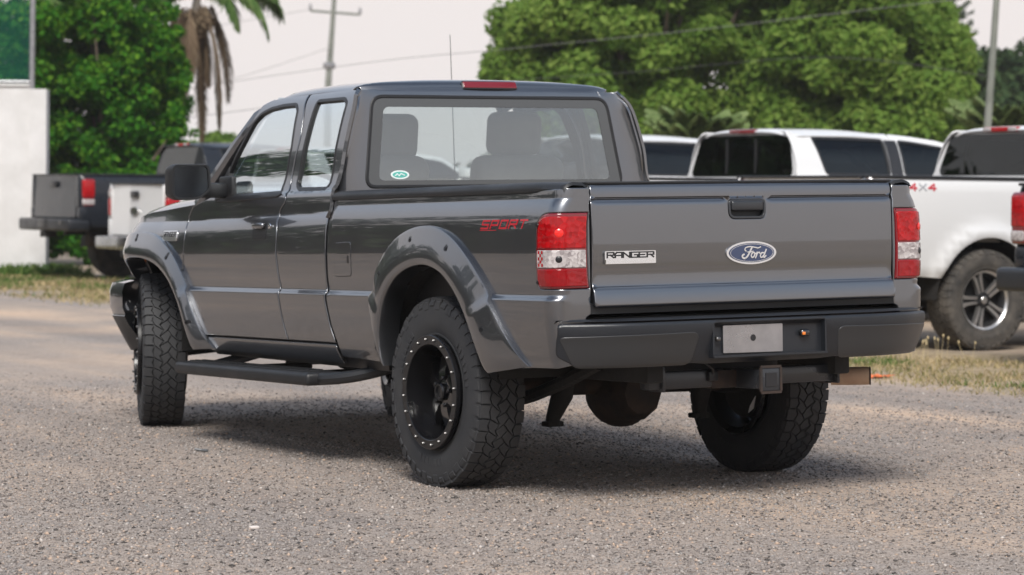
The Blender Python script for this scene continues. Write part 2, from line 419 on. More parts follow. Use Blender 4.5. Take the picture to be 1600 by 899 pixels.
# --- half width of the body at (y, z)
f_low = pchip([.38, .44, .47, .50, .53, .545, .65, .73, .752], [.77, .815, .84, .855, .866, .870, .884, .891, .892])
f_led = pchip([.752, .755, .771, .776], [.892, .891, .8750, .8735])
f_mid = pchip([.776, .85, .93, .98, 1.02, 1.05, 1.07, 1.085], [.8735, .880, .881, .8785, .8725, .863, .853, .843])
f_up = pchip([1.085, 1.09, 1.14, 1.18, 1.197], [.843, .8425, .839, .835, .829])
f_gr = pchip([1.197, 1.212, 1.4, 1.55, 1.60, 1.64, 1.665, 1.68, 1.69, 1.70], [.829, .806, .757, .712, .691, .66, .62, .575, .52, .40])
def w0(z):
    z = np.asarray(z, float)
    return np.where(z < .752, f_low(z), np.where(z < .776, f_led(z), np.where(z < 1.085, f_mid(z), np.where(z < 1.197, f_up(z), f_gr(z)))))
def wid(y, z):
    y = np.asarray(y, float); z = np.asarray(z, float)
    zc = np.interp(y, [.9, .96, 2.4], [1.135, 1.110, 1.085])
    zz = z-smooth(.95, 1.06, z)*(1-smooth(1.15, 1.195, z))*(zc-1.085)
    w = w0(zz)
    w = w-.045*np.clip((y-2.35)/1.4, 0, 2)**2-.34*np.clip((y-3.12)/.6, 0, 2)**2-.012*np.clip((-.5-y)/.45, 0, 3)**2
    return w-np.clip(y-2.45, 0, .4)/.4*.03*smooth(1.0, 1.15, z)
def sideL(u, v): u = np.asarray(u, float); v = np.asarray(v, float); return np.stack([-wid(u, v), u, v], -1)
def SP(px, py):
    """photo pixel -> (y,z) where its ray meets the left side of the body"""
    o, d = ray_body(px, py); X = -.8
    for _ in range(40):
        k = (X-o[0])/d[0]; b = o+k*d; X = .5*X-.5*float(wid(b[1], b[2]))
    return (b[1], b[2])
def SPs(*p): return [SP(*q) for q in p]
LH = (-1, 0, .1)
ROWS = [.53, .545, .744, .751, .753, .757, .763, .769, .774, .777, .783, 1.045, 1.06, 1.075, 1.083, 1.087, 1.095, 1.108, 1.113, 1.12, 1.13, 1.137, 1.145, 1.19, 1.199, 1.206, 1.213]

# --- flares (outer edge on the body, inner edge at the wheel opening)
R_OUT = [(.455, .475), (.49, .58), (.505, .70), (.488, .81), (.41, .905), (.29, .985), (.16, 1.028), (.03, 1.042), (-.1, 1.028), (-.22, .982), (-.33, .912), (-.42, .835), (-.50, .745), (-.56, .67), (-.615, .605), (-.67, .55), (-.725, .503)]
R_IN = [(.385, .468), (.395, .56), (.385, .65), (.345, .745), (.27, .815), (.17, .86), (.06, .882), (-.04, .881), (-.14, .855), (-.215, .81), (-.28, .755), (-.335, .69), (-.375, .63), (-.41, .575), (-.435, .53), (-.455, .495), (-.475, .47)]
F_OUT = [(2.20, .482), (2.275, .56), (2.35, .66), (2.43, .775), (2.53, .885), (2.66, .965), (2.82, 1.018), (3.0, 1.037), (3.15, 1.035), (3.3, 1.012), (3.44, .965), (3.55, .895), (3.62, .82), (3.645, .76)]
F_IN = [(2.345, .475), (2.385, .55), (2.44, .65), (2.51, .735), (2.60, .81), (2.73, .87), (2.88, .90), (3.04, .912), (3.17, .908), (3.28, .893), (3.39, .85), (3.46, .80), (3.50, .765), (3.51, .735)]
def resam(p, n):
    p = np.array(spline(p, 8)); s = np.r_[0, np.cumsum(np.linalg.norm(np.diff(p, axis=0), axis=1))]
    return np.stack([np.interp(np.linspace(0, s[-1], n), s, p[:, k]) for k in range(2)], 1)
CS = [(-.006, -.03), (-.005, .013), (.004, .023), (.03, .026), (.10, .031), (.22, .040), (.36, .050), (.50, .0605), (.64, .068), (.78, .0715), (.90, .072), (.965, .070), (.99, .064), (1.0, .055), (1.005, .03), (1.01, -.02), (1.01, -.05)]
def flare(name, po, pi_, w_at):
    n = 72; O, I = resam(po, n), resam(pi_, n); P = np.zeros((n, len(CS), 3))
    for j, (s, d) in enumerate(CS):
        yz = O*(1-s)+I*s; wb = w_at(O[:, 0], O[:, 1])*(1-min(max(s, 0), 1))+w_at(O[:, 0]*.5+I[:, 0]*.5, np.full(n, .78))*min(max(s, 0), 1)
        tp = np.linspace(0, 1, n); end = np.minimum(1, np.minimum(tp, 1-tp)/.10); sc = .62+.38*np.sqrt(end)
        P[:, j, 0] = -(wb+d*sc*.72 if d > 0 else wb+d); P[:, j, 1:] = yz
    # end caps turn inwards
    c0, c1 = P[:1].copy(), P[-1:].copy(); c0[..., 0] = np.maximum(c0[..., 0], -.83); c1[..., 0] = np.maximum(c1[..., 0], -.83)
    P = np.concatenate([c0, P, c1])
    V, F = grid(P); a = part(name, (V, F), 'paint', ang=40); b = part(name, ([(-x, y, z) for x, y, z in V], F), 'paint', ang=40)
    return a, b, O, I
def wref(y, z): return wid(np.asarray(y), np.asarray(z))
fl_r = flare('fender_flare', R_OUT, R_IN, wref); fl_f = flare('fender_flare', F_OUT, F_IN, wref)
def flare_bolt(fl, t, s, mir):
    """screw in its pocket on the flare"""
    _, _, O, I = fl; k = int(t*(len(O)-1)); yz = O[k]*(1-s)+I[k]*s; d = float(np.interp(s, [c[0] for c in CS[:13]], [c[1] for c in CS[:13]])); w = float(wref(*O[k])*(1-s)+wref(O[k][0]*.5+I[k][0]*.5, .78)*s)+d*.72*(.62+.38*min(1, math.sqrt(min(t, 1-t)/.1)))
    dr = I[k]-O[k]; dr = dr/np.linalg.norm(dr); ex = Vector((0, dr[0], dr[1]))
    sl = .42 if s < .6 else .05
    nrm = (Vector((-1, 0, 0))-ex*sl).normalized(); side = nrm.cross(ex).normalized(); e2 = side.cross(nrm).normalized()
    c = Vector((-w, yz[0], yz[1]))
    def fn(u, v, dd): p = c+side*u+e2*v+nrm*dd; return ((-p.x if mir else p.x), p.y, p.z)
    poly = [(.0125*math.cos(a)*(1 if math.sin(a) > 0 else .8), .013*math.sin(a)*(1.0 if math.sin(a) > 0 else 2.4)) for a in np.linspace(0, 2*math.pi, 18)[:-1]]
    cup = part('bolt_pocket', prism(poly, -.01, .0012, fn), 'badge_black', (fl[1] if mir else fl[0]))
    hx = [(.0062*math.cos(a), .0062*math.sin(a)+.001) for a in np.linspace(0, 2*math.pi, 7)[:-1]]
    part('bolt', prism(hx, 0, .0045, fn), 'rim_black', (fl[1] if mir else fl[0]))
for t, s in ((.05, .25), (.24, .3), (.43, .28), (.615, .30), (.875, .5)):
    for m in (False, True): flare_bolt(fl_r, t, s, m)
for t, s in ((.10, .55), (.36, .3), (.62, .3), (.9, .3)):
    for m in (False, True): flare_bolt(fl_f, t, s, m)

# --- bed side: wraps round the rear corner to the tailgate gap
YC, RC = -.872, .062
def bedS(u, v):
    u = np.asarray(u, float); v = np.asarray(v, float); w = wid(np.maximum(u, YC), v); s = np.clip(YC-u, 0, None)
    a = np.minimum(s/RC, math.pi/2); rest = np.clip(s-RC*math.pi/2, 0, None)
    return np.stack([np.where(s > 0, -(w-RC)-RC*np.cos(a)+rest, -w), np.where(s > 0, YC-RC*np.sin(a), u), v], -1)
def u_at_x(x, z): return YC-RC*math.pi/2-(float(wid(YC, z))-RC-x)
R_MID = (resam(R_OUT, 40)*.62+resam(R_IN, 40)*.38); F_MID = (resam(F_OUT, 40)*.62+resam(F_IN, 40)*.38)
TGX = .712
rear_edge = [(u_at_x(TGX, z), z) for z in np.linspace(.70, 1.155, 14)]
bed_out = [(.862, .488), (.872, .55), (.905, .62), (.928, .72), (.935, .80), (.937, .95), (.934, 1.168)]
bed_out = bed_out+[(u_at_x(TGX, 1.168)*.0+(-.86), 1.168)]+[(-.93, 1.172)]+[(rear_edge[-1][0], 1.172)]+rear_edge[::-1]+[(u_at_x(TGX+.02, .70), .69), (-.98, .515), (-.90, .50), (-.74, .497)]
bed_out += [tuple(p) for p in R_MID[::-1]]
# tail lamp opening
LT = [(-.812, .795), (u_at_x(TGX+.004, .80), .795), (u_at_x(TGX+.004, 1.08), 1.082), (-.812, 1.082)]
LTr = rounded(LT, [.030, .006, .006, .075], 6)
pv = panel(bed_out, bedS, LH, res=.032, rows=ROWS+[.59, .6], holes=[LTr], bev=.0035)
bedL, bedR = ppart('bed_side', pv, 'paint', both=True)
# fuel flap: a flush flap with its gap
FD = rounded(SPs((523, 380), (548, 378), (549, 431), (524, 432)), .016)
ring = inset(np.array(FD if area(FD) > 0 else FD[::-1]), -.0035)
ppart('fuel_flap_gap', panel(ring, sideL, LH, res=.03, off=.0006, bev=.0004, rim=.001), 'badge_black', bedL)
ppart('fuel_flap', panel(FD, sideL, LH, res=.03, off=.0022, bev=.0015, rim=.0015), 'paint', bedL)
mk('finger_notch', tilt([(-.884, .735+.008*math.cos(a), .905+.018*math.sin(a)) for a in np.linspace(0, 6.28, 11)[:-1]]), [tuple(range(10))], 'badge_black', bedL)
# lettering on the bed side
def sidefn(off):
    return lambda u, v, d: (-float(wid(-u, v))-off-d, -u, v)
ws = word('SPORT', .405, .735, 1.027, 1.056, .40, .55)
part('side_lettering', ribbons(ws, .0070, sidefn(.0), -.002, .0006), 'decal_red', bedL)
part('side_lettering', ribbons([[(.395, 1.0195), (.52, 1.0195)]], .0025, sidefn(0), -.002, .0004), 'decal_red', bedL)
part('side_lettering', ([(-x, y, z) for x, y, z in ribbons([[(1.14-px, pz) for px, pz in l] for l in word('SPORT', .405, .735, 1.028, 1.056, .30, -.55)], .0085, sidefn(0), -.002, .0006)[0]], ribbons([[(1.14-px, pz) for px, pz in l] for l in word('SPORT', .405, .735, 1.028, 1.056, .30, -.55)], .0085, sidefn(0), -.002, .0006)[1]), 'decal_red', bedR)
# tail lamps
def lamp(mir):
    X = (lambda p: mirror(p)) if mir else (lambda p: p)
    root = ppart('tail_lamp', X(panel(inset(np.array(LTr if area(LTr) > 0 else LTr[::-1]), .003), bedS, LH, res=.02, off=.004, bev=.006, rim=.05)), 'lens_dark_red')
    ul, ur = -.822, u_at_x(TGX+.022, .94)
    A = rounded([(ul-.01, .948), (ur, .948), (ur, 1.066), (ul-.01, 1.066)], [.006, .006, .008, .06], 5)
    B = rounded([(ul-.006, .876), (ur, .876), (ur, .942), (ul-.006, .942)], .005, 3)
    Cc = rounded([(ul-.008, .806), (ur, .806), (ur, .871), (ul-.008, .871)], [.022, .005, .005, .005], 4)
    for nm, o, m in (('brake_lens', A, 'lens_red'), ('reversing_lens', B, 'lens_clear'), ('reflector_lens', Cc, 'lens_low')):
        ppart(nm, X(panel(o, bedS, LH, res=.016, off=.0085, bev=.004, rim=.012, step=.012)), m, root)
    # red and white check at the outer end of the reversing lens, and bulb bowls
    sq = []
    for i in range(3):
        for j in range(5):
            if (i+j) % 2 == 0: sq.append((ul-.012-.011*i, .881+.0118*j))
    a = Acc()
    for (u0, z0) in sq:
        q = np.array([(u0, z0), (u0-.011, z0), (u0-.011, z0+.0118), (u0, z0+.0118)]); p = bedS(q[:, 0], q[:, 1]); n = np.array([-.9, -.45, 0]); a.add(([tuple(v+n*.0096) for v in p]+[tuple(v+n*.007) for v in p], [(0, 1, 2, 3), (0, 1, 5, 4), (1, 2, 6, 5), (2, 3, 7, 6), (3, 0, 4, 7)]))
    if mir: a.xf(lambda v: (-v[0], v[1], v[2]))
    part('check_pattern', a, 'lens_red', root)
    for (uu, zz, rr, m, nm) in ((-.935, 1.005, .017, 'bulb', 'bulb_bowl'), (-.935, .908, .013, 'badge_black', 'bulb_bowl')):
        c = bedS(np.array([uu]), np.array([zz]))[0]; c2 = bedS(np.array([uu-.002]), np.array([zz]))[0]; t = c2-c; t /= np.linalg.norm(t); n = np.array([-t[1]*-1, -t[0], 0]); n = np.array([t[1], -t[0], 0]); n = n if n[1] < 0 else -n
        V, F = revolve([(rr, .0088), (rr*.8, .0108), (rr*.45, .0118), (0.001, .012)], 16)
        V = [tuple(c+n*v[0]+t*v[1]+np.array([0, 0, v[2]])) for v in V]
        if mir: V = [(-x, y, z) for x, y, z in V]
        part(nm, (V, F), m, root)
    for zz in (1.035, .822):
        c = bedS(np.array([-.829]), np.array([zz]))[0]; V, F = revolve([(.008, 0), (.007, .011), (.002, .0112)], 12); V = [tuple(c+np.array([-v[0], v[1], v[2]])) for v in V]
        if mir: V = [(-x, y, z) for x, y, z in V]
        part('screw', (V, F), 'badge_black', root)
lamp(False); lamp(True)

# --- tailgate
f_tg = pchip([.70, .722, .731, .765, .788, .797], [-.945, -.956, -.9625, -.9575, -.952, -.945])
f_tg2 = pchip([.797, .803, .82, .90, 1.0, 1.10, 1.1275], [-.947, -.940, -.938, -.9425, -.944, -.941, -.9375])
f_tg3 = pchip([1.1275, 1.1285, 1.1345, 1.1355], [-.9375, -.929, -.929, -.9385])
f_tg4 = pchip([1.1355, 1.15, 1.172, 1.183, 1.189], [-.9385, -.9385, -.935, -.928, -.915])
def tgS(u, v):
    u = np.asarray(u, float); v = np.asarray(v, float)
    y = np.where(v < .797, f_tg(v), np.where(v < 1.1275, f_tg2(v), np.where(v < 1.1355, f_tg3(v), f_tg4(v))))
    return np.stack([u, y+.006*(u/.7)**2, v], -1)
TGRW = [.728, .735, .788, .794, .797, .800, .804, .810, 1.1265, 1.1275, 1.1285, 1.1315, 1.1345, 1.1355, 1.137, 1.172, 1.178, 1.183, 1.187]
HX = rounded([(-.088, 1.047), (.088, 1.047), (.088, 1.1235), (-.088, 1.1235)], [.032, .032, .022, .022], 6)
tg = ppart('tailgate', panel(rounded([(-.704, .722), (.704, .722), (.704, 1.189), (-.704, 1.189)], .008, 3), tgS, (0, -1, 0), res=.04, rows=TGRW, holes=[HX], bev=.004, rim=.035), 'paint')
ppart('latch_recess', panel(rounded([(-.092, 1.043), (.092, 1.043), (.092, 1.128), (-.092, 1.128)], .03, 5), lambda u, v: np.stack([np.asarray(u, float), -.900+0*np.asarray(u, float), np.asarray(v, float)], -1), (0, -1, 0), rim=.004), 'badge_black', tg)
ppart('latch_bezel', panel(inset(np.array(HX), .001), tgS, (0, -1, 0), res=.02, holes=[inset(np.array(HX), .010)], off=.002, bev=.002, rim=.02, step=.012), 'bar_black', tg)
part('latch_handle', Acc().add(rbox((0, -.936, 1.098), (.148, .022, .040), .009, 3)), 'bar_black', tg)
part('tailgate_cap', Acc().add(rbox((0, -.893, 1.1905), (1.43, .058, .010), .004, 2)), 'plastic_black', tg)
# maker's oval
EC = (.012, .916)
def tfn(u, v, d): return (u, -.9425-d, v)
ov = lambda a, b, n=44: [(EC[0]+a*math.cos(t), EC[1]+b*math.sin(t)) for t in np.linspace(0, 2*math.pi, n+1)[:-1]]
em = part('maker_oval', Acc().add(prism(ov(.117, .0445), -.004, .006, tfn)), 'chrome', tg)
part('oval_field', Acc().add(prism(ov(.106, .0375), .0, .0075, tfn)), 'emblem_blue', em)
a = Acc(); o1, o2 = ov(.1010, .0345, 60), ov(.0992, .0329, 60)
for i in range(60):
    j = (i+1) % 60; a.add(prism([o1[i], o1[j], o2[j], o2[i]], .005, .0082, tfn))
part('oval_line', a, 'chrome', em)
Zs = lambda pts: [(EC[0]+(x-465)/250*.1105, EC[1]-(y-680)/118*.0425) for x, y in pts]
scr = []
for pts, th in [([(402, 662), (388, 648), (396, 628), (425, 616), (462, 616), (500, 624), (530, 630), (556, 619)], 10), ([(466, 622), (450, 652), (432, 690), (410, 722), (385, 738), (364, 728), (362, 708), (378, 696)], 15), ([(418, 672), (445, 672), (476, 664)], 9),
                ([(486, 678), (466, 684), (456, 706), (460, 726), (474, 728), (488, 712), (492, 690), (484, 678), (500, 690), (514, 686)], 12), ([(520, 676), (512, 704), (500, 734)], 13), ([(510, 706), (526, 684), (542, 678), (548, 690)], 11),
                ([(590, 684), (568, 684), (554, 706), (556, 728), (570, 730), (586, 712)], 12), ([(616, 650), (602, 682), (590, 714), (592, 732), (612, 716)], 13)]:
    scr.append((Zs([tuple(p) for p in spline(pts, 5)]), th*.00044))
a = Acc()
for ln, th in scr: a.add(ribbons([ln], th, tfn, .006, .0092))
part('script_lettering', a, 'chrome', em)
# model name badge
bd = part('name_badge', Acc().add(prism(rounded([(-.655, .886), (-.428, .886), (-.428, .934), (-.655, .934)], .004, 3), -.004, .004, tfn)), 'chrome', tg)
part('badge_lip', Acc().add(prism([(-.653, .887), (-.430, .887), (-.430, .902), (-.653, .902)], .003, .0075, tfn)), 'chrome', bd)
part('badge_lettering', ribbons(word('RANGER', -.645, -.438, .9095, .9285, .24), .0052, tfn, .002, .0055), 'badge_black', bd)

# --- doors, cab corner, rocker
gapB = SPs((482, 152), (470, 210), (455, 280), (446, 312), (437, 332), (432, 362), (431, 400), (434, 460), (441, 500), (450, 531))
gapB = [(p[0], p[1]) for p in gapB]
gapA = SPs((316, 522), (305, 500), (294, 470), (288, 430), (287, 400), (290, 365), (296, 340), (304, 322))
Gf = [tuple(p) for p in spline(gapB, 5)]; Ga = [tuple(p) for p in spline(gapA, 5)]
APIL = SPs((340, 305), (349, 284), (362, 256), (385, 213), (398, 184))
ATOP = [(1.985, 1.618), (1.92, 1.638), (1.80, 1.645), (gapB[0][0]+.02, 1.647)]
door_out = [tuple(p) for p in Ga]+APIL+ATOP+[(p[0]+.004, p[1]) for p in Gf[2:]]+[(gapB[-1][0]+.004, .5475), (gapA[0][0], .5475)]
DG = SPs((352, 309), (355, 276), (384, 214), (397, 190), (409, 177), (424, 169), (444, 164), (464, 162), (466, 172), (456, 232), (441, 296), (438, 302))
DGc = rounded(DG, .018, 4)
dL, dR = ppart('front_door', panel(door_out, sideL, LH, rows=ROWS, res=.032, holes=[DGc]), 'paint', both=True)
def glaze(outl, pl, pr, gname, mname='glass_clear', seal=.011, inner=-.008):
    q = np.array(outl if area(outl) > 0 else outl[::-1])
    for mir, p in ((False, pl), (True, pr)):
        X = mirror if mir else (lambda t: t)
        ppart('window_seal', X(panel(inset(q, -.004), sideL, LH, res=.03, holes=[inset(q, seal)], off=.0022, bev=.0015, rim=.022, step=.014)), 'rubber_seal', p)
        ppart(gname, X(panel(inset(q, .004), sideL, LH, res=.05, off=inner, bev=.0005, rim=.0035)), mname, p)
glaze(DGc, dL, dR, 'window_pane')
ridge = SPs((562, 141), (556, 165), (550, 190), (540, 240), (529, 288), (521, 312)); ridge = [(p[0], p[1]) for p in ridge]
bedgap = [(.962, 1.15), (.960, 1.0), (.957, .80), (.950, .72), (.926, .62), (.894, .5475)]
rd_out = [(p[0]-.009, p[1]) for p in Gf[::-1]]+[(gapB[0][0]-.005, 1.642), (gapB[0][0]-.02, 1.647), (1.14, 1.647)]+[(ridge[0][0], 1.640)]+[tuple(p) for p in spline(ridge, 4)][1:]+bedgap
QG = rounded(SPs((497, 157), (540, 153), (543, 161), (516, 288), (509, 296), (466, 297), (463, 288), (491, 170)), .02, 4)
rL, rR = ppart('rear_door', panel(rd_out, sideL, LH, rows=ROWS, res=.032, holes=[QG]), 'paint', both=True)
glaze(QG, rL, rR, 'window_pane')
# cab corner: from the door's rear edge round to the back glass
rz = np.array([p[1] for p in ridge][::-1]); ry = np.array([p[0] for p in ridge][::-1])
f_yb = pchip([.5, 1.0, 1.2, 1.4, 1.6, 1.63, 1.66], [.975, .975, .985, 1.005, 1.028, 1.034, 1.046])
def xg(z): return np.interp(z, [1.2, 1.61, 1.66], [.668, .606, .58])
def cornS(u, v):
    u = np.asarray(u, float); v = np.asarray(v, float); yr = np.interp(v, rz, ry, left=ry[0])-.006; w = wid(yr, v)-.004; yb = f_yb(v); g = xg(v)-.02
    a0, a1, a2 = (1-u)**2, 2*u*(1-u), u*u
    return np.stack([-(a0*w+a1*w*.99+a2*g), a0*yr+a1*(yb-.004)+a2*yb, v], -1)
cc = panel([(0, 1.08), (1, 1.08), (1, 1.645), (0, 1.638)], cornS, (-.5, -1, 0), res=.05, step=.03, rim=.02)
ppart('cab_corner', cc, 'paint', both=True)
# rear wall below the glass and header above it
def backS(u, v): u = np.asarray(u, float); v = np.asarray(v, float); return np.stack([u, f_yb(v)+0*u, v], -1)
BG = rounded([(-.662, 1.214), (.662, 1.214), (.603, 1.614), (-.603, 1.614)], [.05, .05, .055, .055], 6)
bw = ppart('cab_back', panel([(-.68, .75), (.68, .75), (.655, 1.2), (.595, 1.642), (-.595, 1.642), (-.655, 1.2)], backS, (0, -1, 0), res=.06, holes=[BG], rim=.03, off=-.002), 'paint')
ppart('back_seal', panel(inset(np.array(BG), -.006), backS, (0, -1, 0), res=.05, holes=[inset(np.array(BG), .009)], off=.006, bev=.004, rim=.02, step=.02), 'rubber_seal', bw)
ppart('back_pane', panel(inset(np.array(BG), .006), backS, (0, -1, 0), res=.08, off=.0, bev=.0005, rim=.004), 'glass_back', bw)
ppart('back_pane_border', panel(inset(np.array(BG), .008), backS, (0, -1, 0), res=.05, holes=[rounded([(-.597, 1.243), (.597, 1.243), (.55, 1.567), (-.55, 1.567)], .03, 5)], off=.0016, bev=.0004, rim=.0008, step=.03), 'fritband', bw)
def bfn(u, v, d): return (u, float(f_yb(v))-d, v)
el = lambda cx, cz, a, b: [(cx+a*math.cos(t), cz+b*math.sin(t)) for t in np.linspace(0, 6.283, 25)[:-1]]
st = part('window_sticker', Acc().add(prism(el(-.492, 1.268, .046, .0195), .0005, .003, bfn)), 'sticker_white', bw)
part('sticker_field', Acc().add(prism(el(-.492, 1.268, .037, .0135), .002, .0035, bfn)), 'sticker_green', st)
part('sticker_mark', ribbons([[(-.516, 1.264), (-.505, 1.272), (-.497, 1.263), (-.487, 1.273), (-.470, 1.266)]], .004, bfn, .002, .0042), 'sticker_white', st)
# roof
RP = [(1.026, 1.612), (1.032, 1.635), (1.044, 1.662), (1.062, 1.681), (1.09, 1.692), (1.16, 1.699), (1.35, 1.705), (1.6, 1.705), (1.8, 1.699), (1.93, 1.687), (2.03, 1.668), (2.06, 1.655)]
_rp = np.array(spline(RP, 8)); _rs = np.r_[0, np.cumsum(np.linalg.norm(np.diff(_rp, axis=0), axis=1))]; RLn = float(_rs[-1])
f_cr = pchip([0, .25, .45, .54, .585, .61, .63, .65, .67], [0, .003, .0115, .019, .027, .034, .042, .056, .085])
def roofS(u, v):
    u = np.asarray(u, float); v = np.asarray(v, float); y = np.interp(v, _rs, _rp[:, 0]); z = np.interp(v, _rs, _rp[:, 1]); d = f_cr(np.abs(u))
    k = smooth(.02, .16, v); s = smooth(RLn-.35, RLn, v)
    return np.stack([u*(1-.02*s), y+(1-k)*.028*(np.abs(u)/.6)**5-s*.05*(u/.6)**2, z-d*(k*.9+.1)], -1)
ro = ppart('roof', panel([(-.606, 0.004), (.606, .004), (.632, .045), (.654, .10), (.655, RLn-.02), (.62, RLn), (-.62, RLn), (-.655, RLn-.02), (-.654, .10), (-.632, .045)], roofS, (0, -.2, 1), res=.035, rim=.012), 'paint')
# high brake light
BL = rounded([(-.142, 1.6505), (.142, 1.6505), (.142, 1.689), (-.142, 1.689)], .012, 4)
def blS(o): return lambda u, v: np.stack([np.asarray(u, float), 1.029+.55*(np.asarray(v, float)-1.65)-o+.02*(np.asarray(u, float)/.14)**2*.3, np.asarray(v, float)], -1)
hb = ppart('high_brake_light', panel(BL, blS(.004), (0, -1, .3), res=.03, rim=.035, bev=.005), 'badge_black', ro)
ppart('brake_lens', panel(inset(np.array(BL), .005), blS(.0045), (0, -1, .3), res=.03, rim=.02, bev=.004, off=.003), 'lens_dark_red', hb)
# rocker panels
rk = [(.90, .452), (2.27, .470), (2.265, .535), (1.36, .5355), (.905, .5355)]
ppart('rocker_panel', panel(rk, sideL, LH, rows=ROWS, res=.03, off=-.003), 'paint', both=True)
ppart('sill', panel([(.40, .43), (2.3, .45), (2.3, .56), (.40, .56)], lambda u, v: sideL(u, v)+np.array([.028, 0, 0]), LH, res=.06, rim=.1), 'badge_black', both=True)
# mirror sail, belt moulding, handle, badge, keyhole
ppart('belt_moulding', panel(rounded(SPs((338, 316), (352, 308), (439, 301), (441, 304), (432, 309), (345, 317)), .004, 2), sideL, LH, off=.006, bev=.004, rim=.02), 'plastic_black', dL)
ppart('mirror_base', panel(rounded(SPs((337, 314), (349, 284), (360, 260), (358, 280), (356, 309)), .006, 2), sideL, LH, off=.008, bev=.004, rim=.02), 'plastic_black', dL)
hy0, hz0 = SP(406, 358)
ppart('handle_cup', panel(rounded([(hy0-.078, hz0-.050), (hy0+.073, hz0-.050), (hy0+.073, hz0+.040), (hy0-.078, hz0+.040)], .020), sideL, LH, off=.0015, bev=.0015, rim=.002), 'badge_black', dL)
hw = float(wid(hy0, hz0))
part('handle', Acc().add(rbox((-hw-.008, hy0-.002, hz0+.014), (.022, .112, .027), .010, 3)), 'paint', dL)
part('handle_lip', Acc().add(rbox((-hw-.002, hy0-.002, hz0-.034), (.008, .12, .012), .004, 2)), 'paint', dL)
part('key_lock', Acc().add(revolve([(.013, 0), (.012, .006), (.008, .007), (.001, .006)], 14, c=(0, 0, 0))).xf(lambda v: (-hw-v[0]+.002, hy0-.105+v[1], hz0+.012+v[2])), 'chrome', dL)
hwR = Acc().add(rbox((hw+.010, hy0-.002, hz0+.010), (.026, .118, .034), .011, 3)); part('handle', hwR, 'paint', dR)

# --- front: fenders, hood, windscreen, pillars, bumper, grille
fen_out = [(p[0]+.010, p[1]) for p in Ga]+[(2.42, 1.165), (2.75, 1.150), (3.05, 1.135), (3.35, 1.10), (3.58, 1.03), (3.70, .965), (3.71, .78), (3.64, .775)]+[tuple(p) for p in F_MID[::-1]]+[(2.22, .50), (gapA[0][0]+.012, .535)]
feL, feR = ppart('front_fender', panel(fen_out, sideL, LH, rows=ROWS, res=.035), 'paint', both=True)
f_hz = pchip([2.3, 2.5, 2.75, 3.03, 3.4, 3.62, 3.8, 3.9], [1.222, 1.218, 1.21, 1.198, 1.162, 1.117, 1.045, .97])
def hoodS(u, v):
    u = np.asarray(u, float); v = np.asarray(v, float); a = np.abs(u); ed = np.interp(v, [2.4, 3.4, 3.9], [.80, .74, .50])
    return np.stack([u, v-.12*(u/.7)**2*smooth(3.3, 3.9, v), f_hz(v)-.012*(a/.7)**2-.055*np.clip((a-ed+.14)/.14, 0, 1.2)**2.2+.012*smooth(.30, .42, a)*(1-smooth(.5, .7, a))*(1-smooth(3.2, 3.7, v))], -1)
ppart('hood', panel([(-.80, 2.40), (.80, 2.40), (.80, 2.9), (.775, 3.2), (.70, 3.45), (.56, 3.68), (.42, 3.80), (-.42, 3.80), (-.56, 3.68), (-.70, 3.45), (-.775, 3.2), (-.80, 2.9)], hoodS, (0, 0, 1), res=.05), 'paint')
def wsS(u, v):
    u = np.asarray(u, float); v = np.asarray(v, float); t = (v-1.20)/.46
    return np.stack([u, 2.50-.47*t-.09*(u/.65)**2*(1-.3*t), v], -1)
ws_ = ppart('windscreen', panel([(-.71, 1.20), (.71, 1.20), (.60, 1.655), (-.60, 1.655)], wsS, (0, 1, .5), res=.1, rim=.005), 'glass_clear')
for s in (-1, 1):
    part('windscreen_pillar', tube([(s*.795, 2.44, 1.16), (s*.765, 2.33, 1.28), (s*.715, 2.18, 1.44), (s*.668, 2.055, 1.57), (s*.60, 2.0, 1.628)], [.045, .042, .036, .030, .022], 10), 'paint')
part('cowl', Acc().add(rbox((0, 2.45, 1.165), (1.50, .16, .05), .02)), 'plastic_black')
bmp = [(-.868, 3.24), (-.862, 3.36), (-.838, 3.48), (-.772, 3.61), (-.64, 3.74), (-.41, 3.84), (0, 3.88)]; bmp = [tuple(p) for p in spline(bmp+[(-x, y) for x, y in bmp[-2::-1]], 5)]
sec = [(-.10, .455), (-.075, .435), (-.045, .49), (-.006, .57), (.016, .615), (.012, .62), (.014, .63), (.026, .66), (.026, .74), (.010, .782), (-.05, .795)]
P = []
for i, (x, y) in enumerate(bmp):
    a0, a1 = np.array(bmp[max(i-1, 0)]), np.array(bmp[min(i+1, len(bmp)-1)]); d = a1-a0; d /= np.linalg.norm(d); n = np.array([-d[1], d[0]])
    lw = min(1, min(i, len(bmp)-1-i)/6)
    P.append([(x+n[0]*o, y+n[1]*o, z+(0.03*(1-lw) if z < .5 else 0)) for o, z in sec])
fb = part('front_bumper', grid(np.array(P)[:, 4:]), 'paint', ang=50); part('valance', grid(np.array(P)[:, :5]), 'plastic_black', fb, ang=50)
part('grille', Acc().add(rbox((0, 3.76, .88), (.9, .06, .19), .02)).add(rbox((0, 3.795, .88), (.85, .02, .02))), 'badge_black')
for s in (-1, 1):
    part('headlamp', Acc().add(rbox((s*.55, 3.66, .885), (.24, .10, .15), .03)), 'lens_clear')
ppart('amber_marker', panel(rounded([(3.60, .82), (3.68, .82), (3.68, .97), (3.60, .97)], .02), sideL, LH, off=.005, bev=.004, rim=.02), 'amber', feL)
ppart('amber_marker', mirror(panel(rounded([(3.60, .82), (3.68, .82), (3.68, .97), (3.60, .97)], .02), sideL, LH, off=.005, bev=.004, rim=.02)), 'amber', feR)
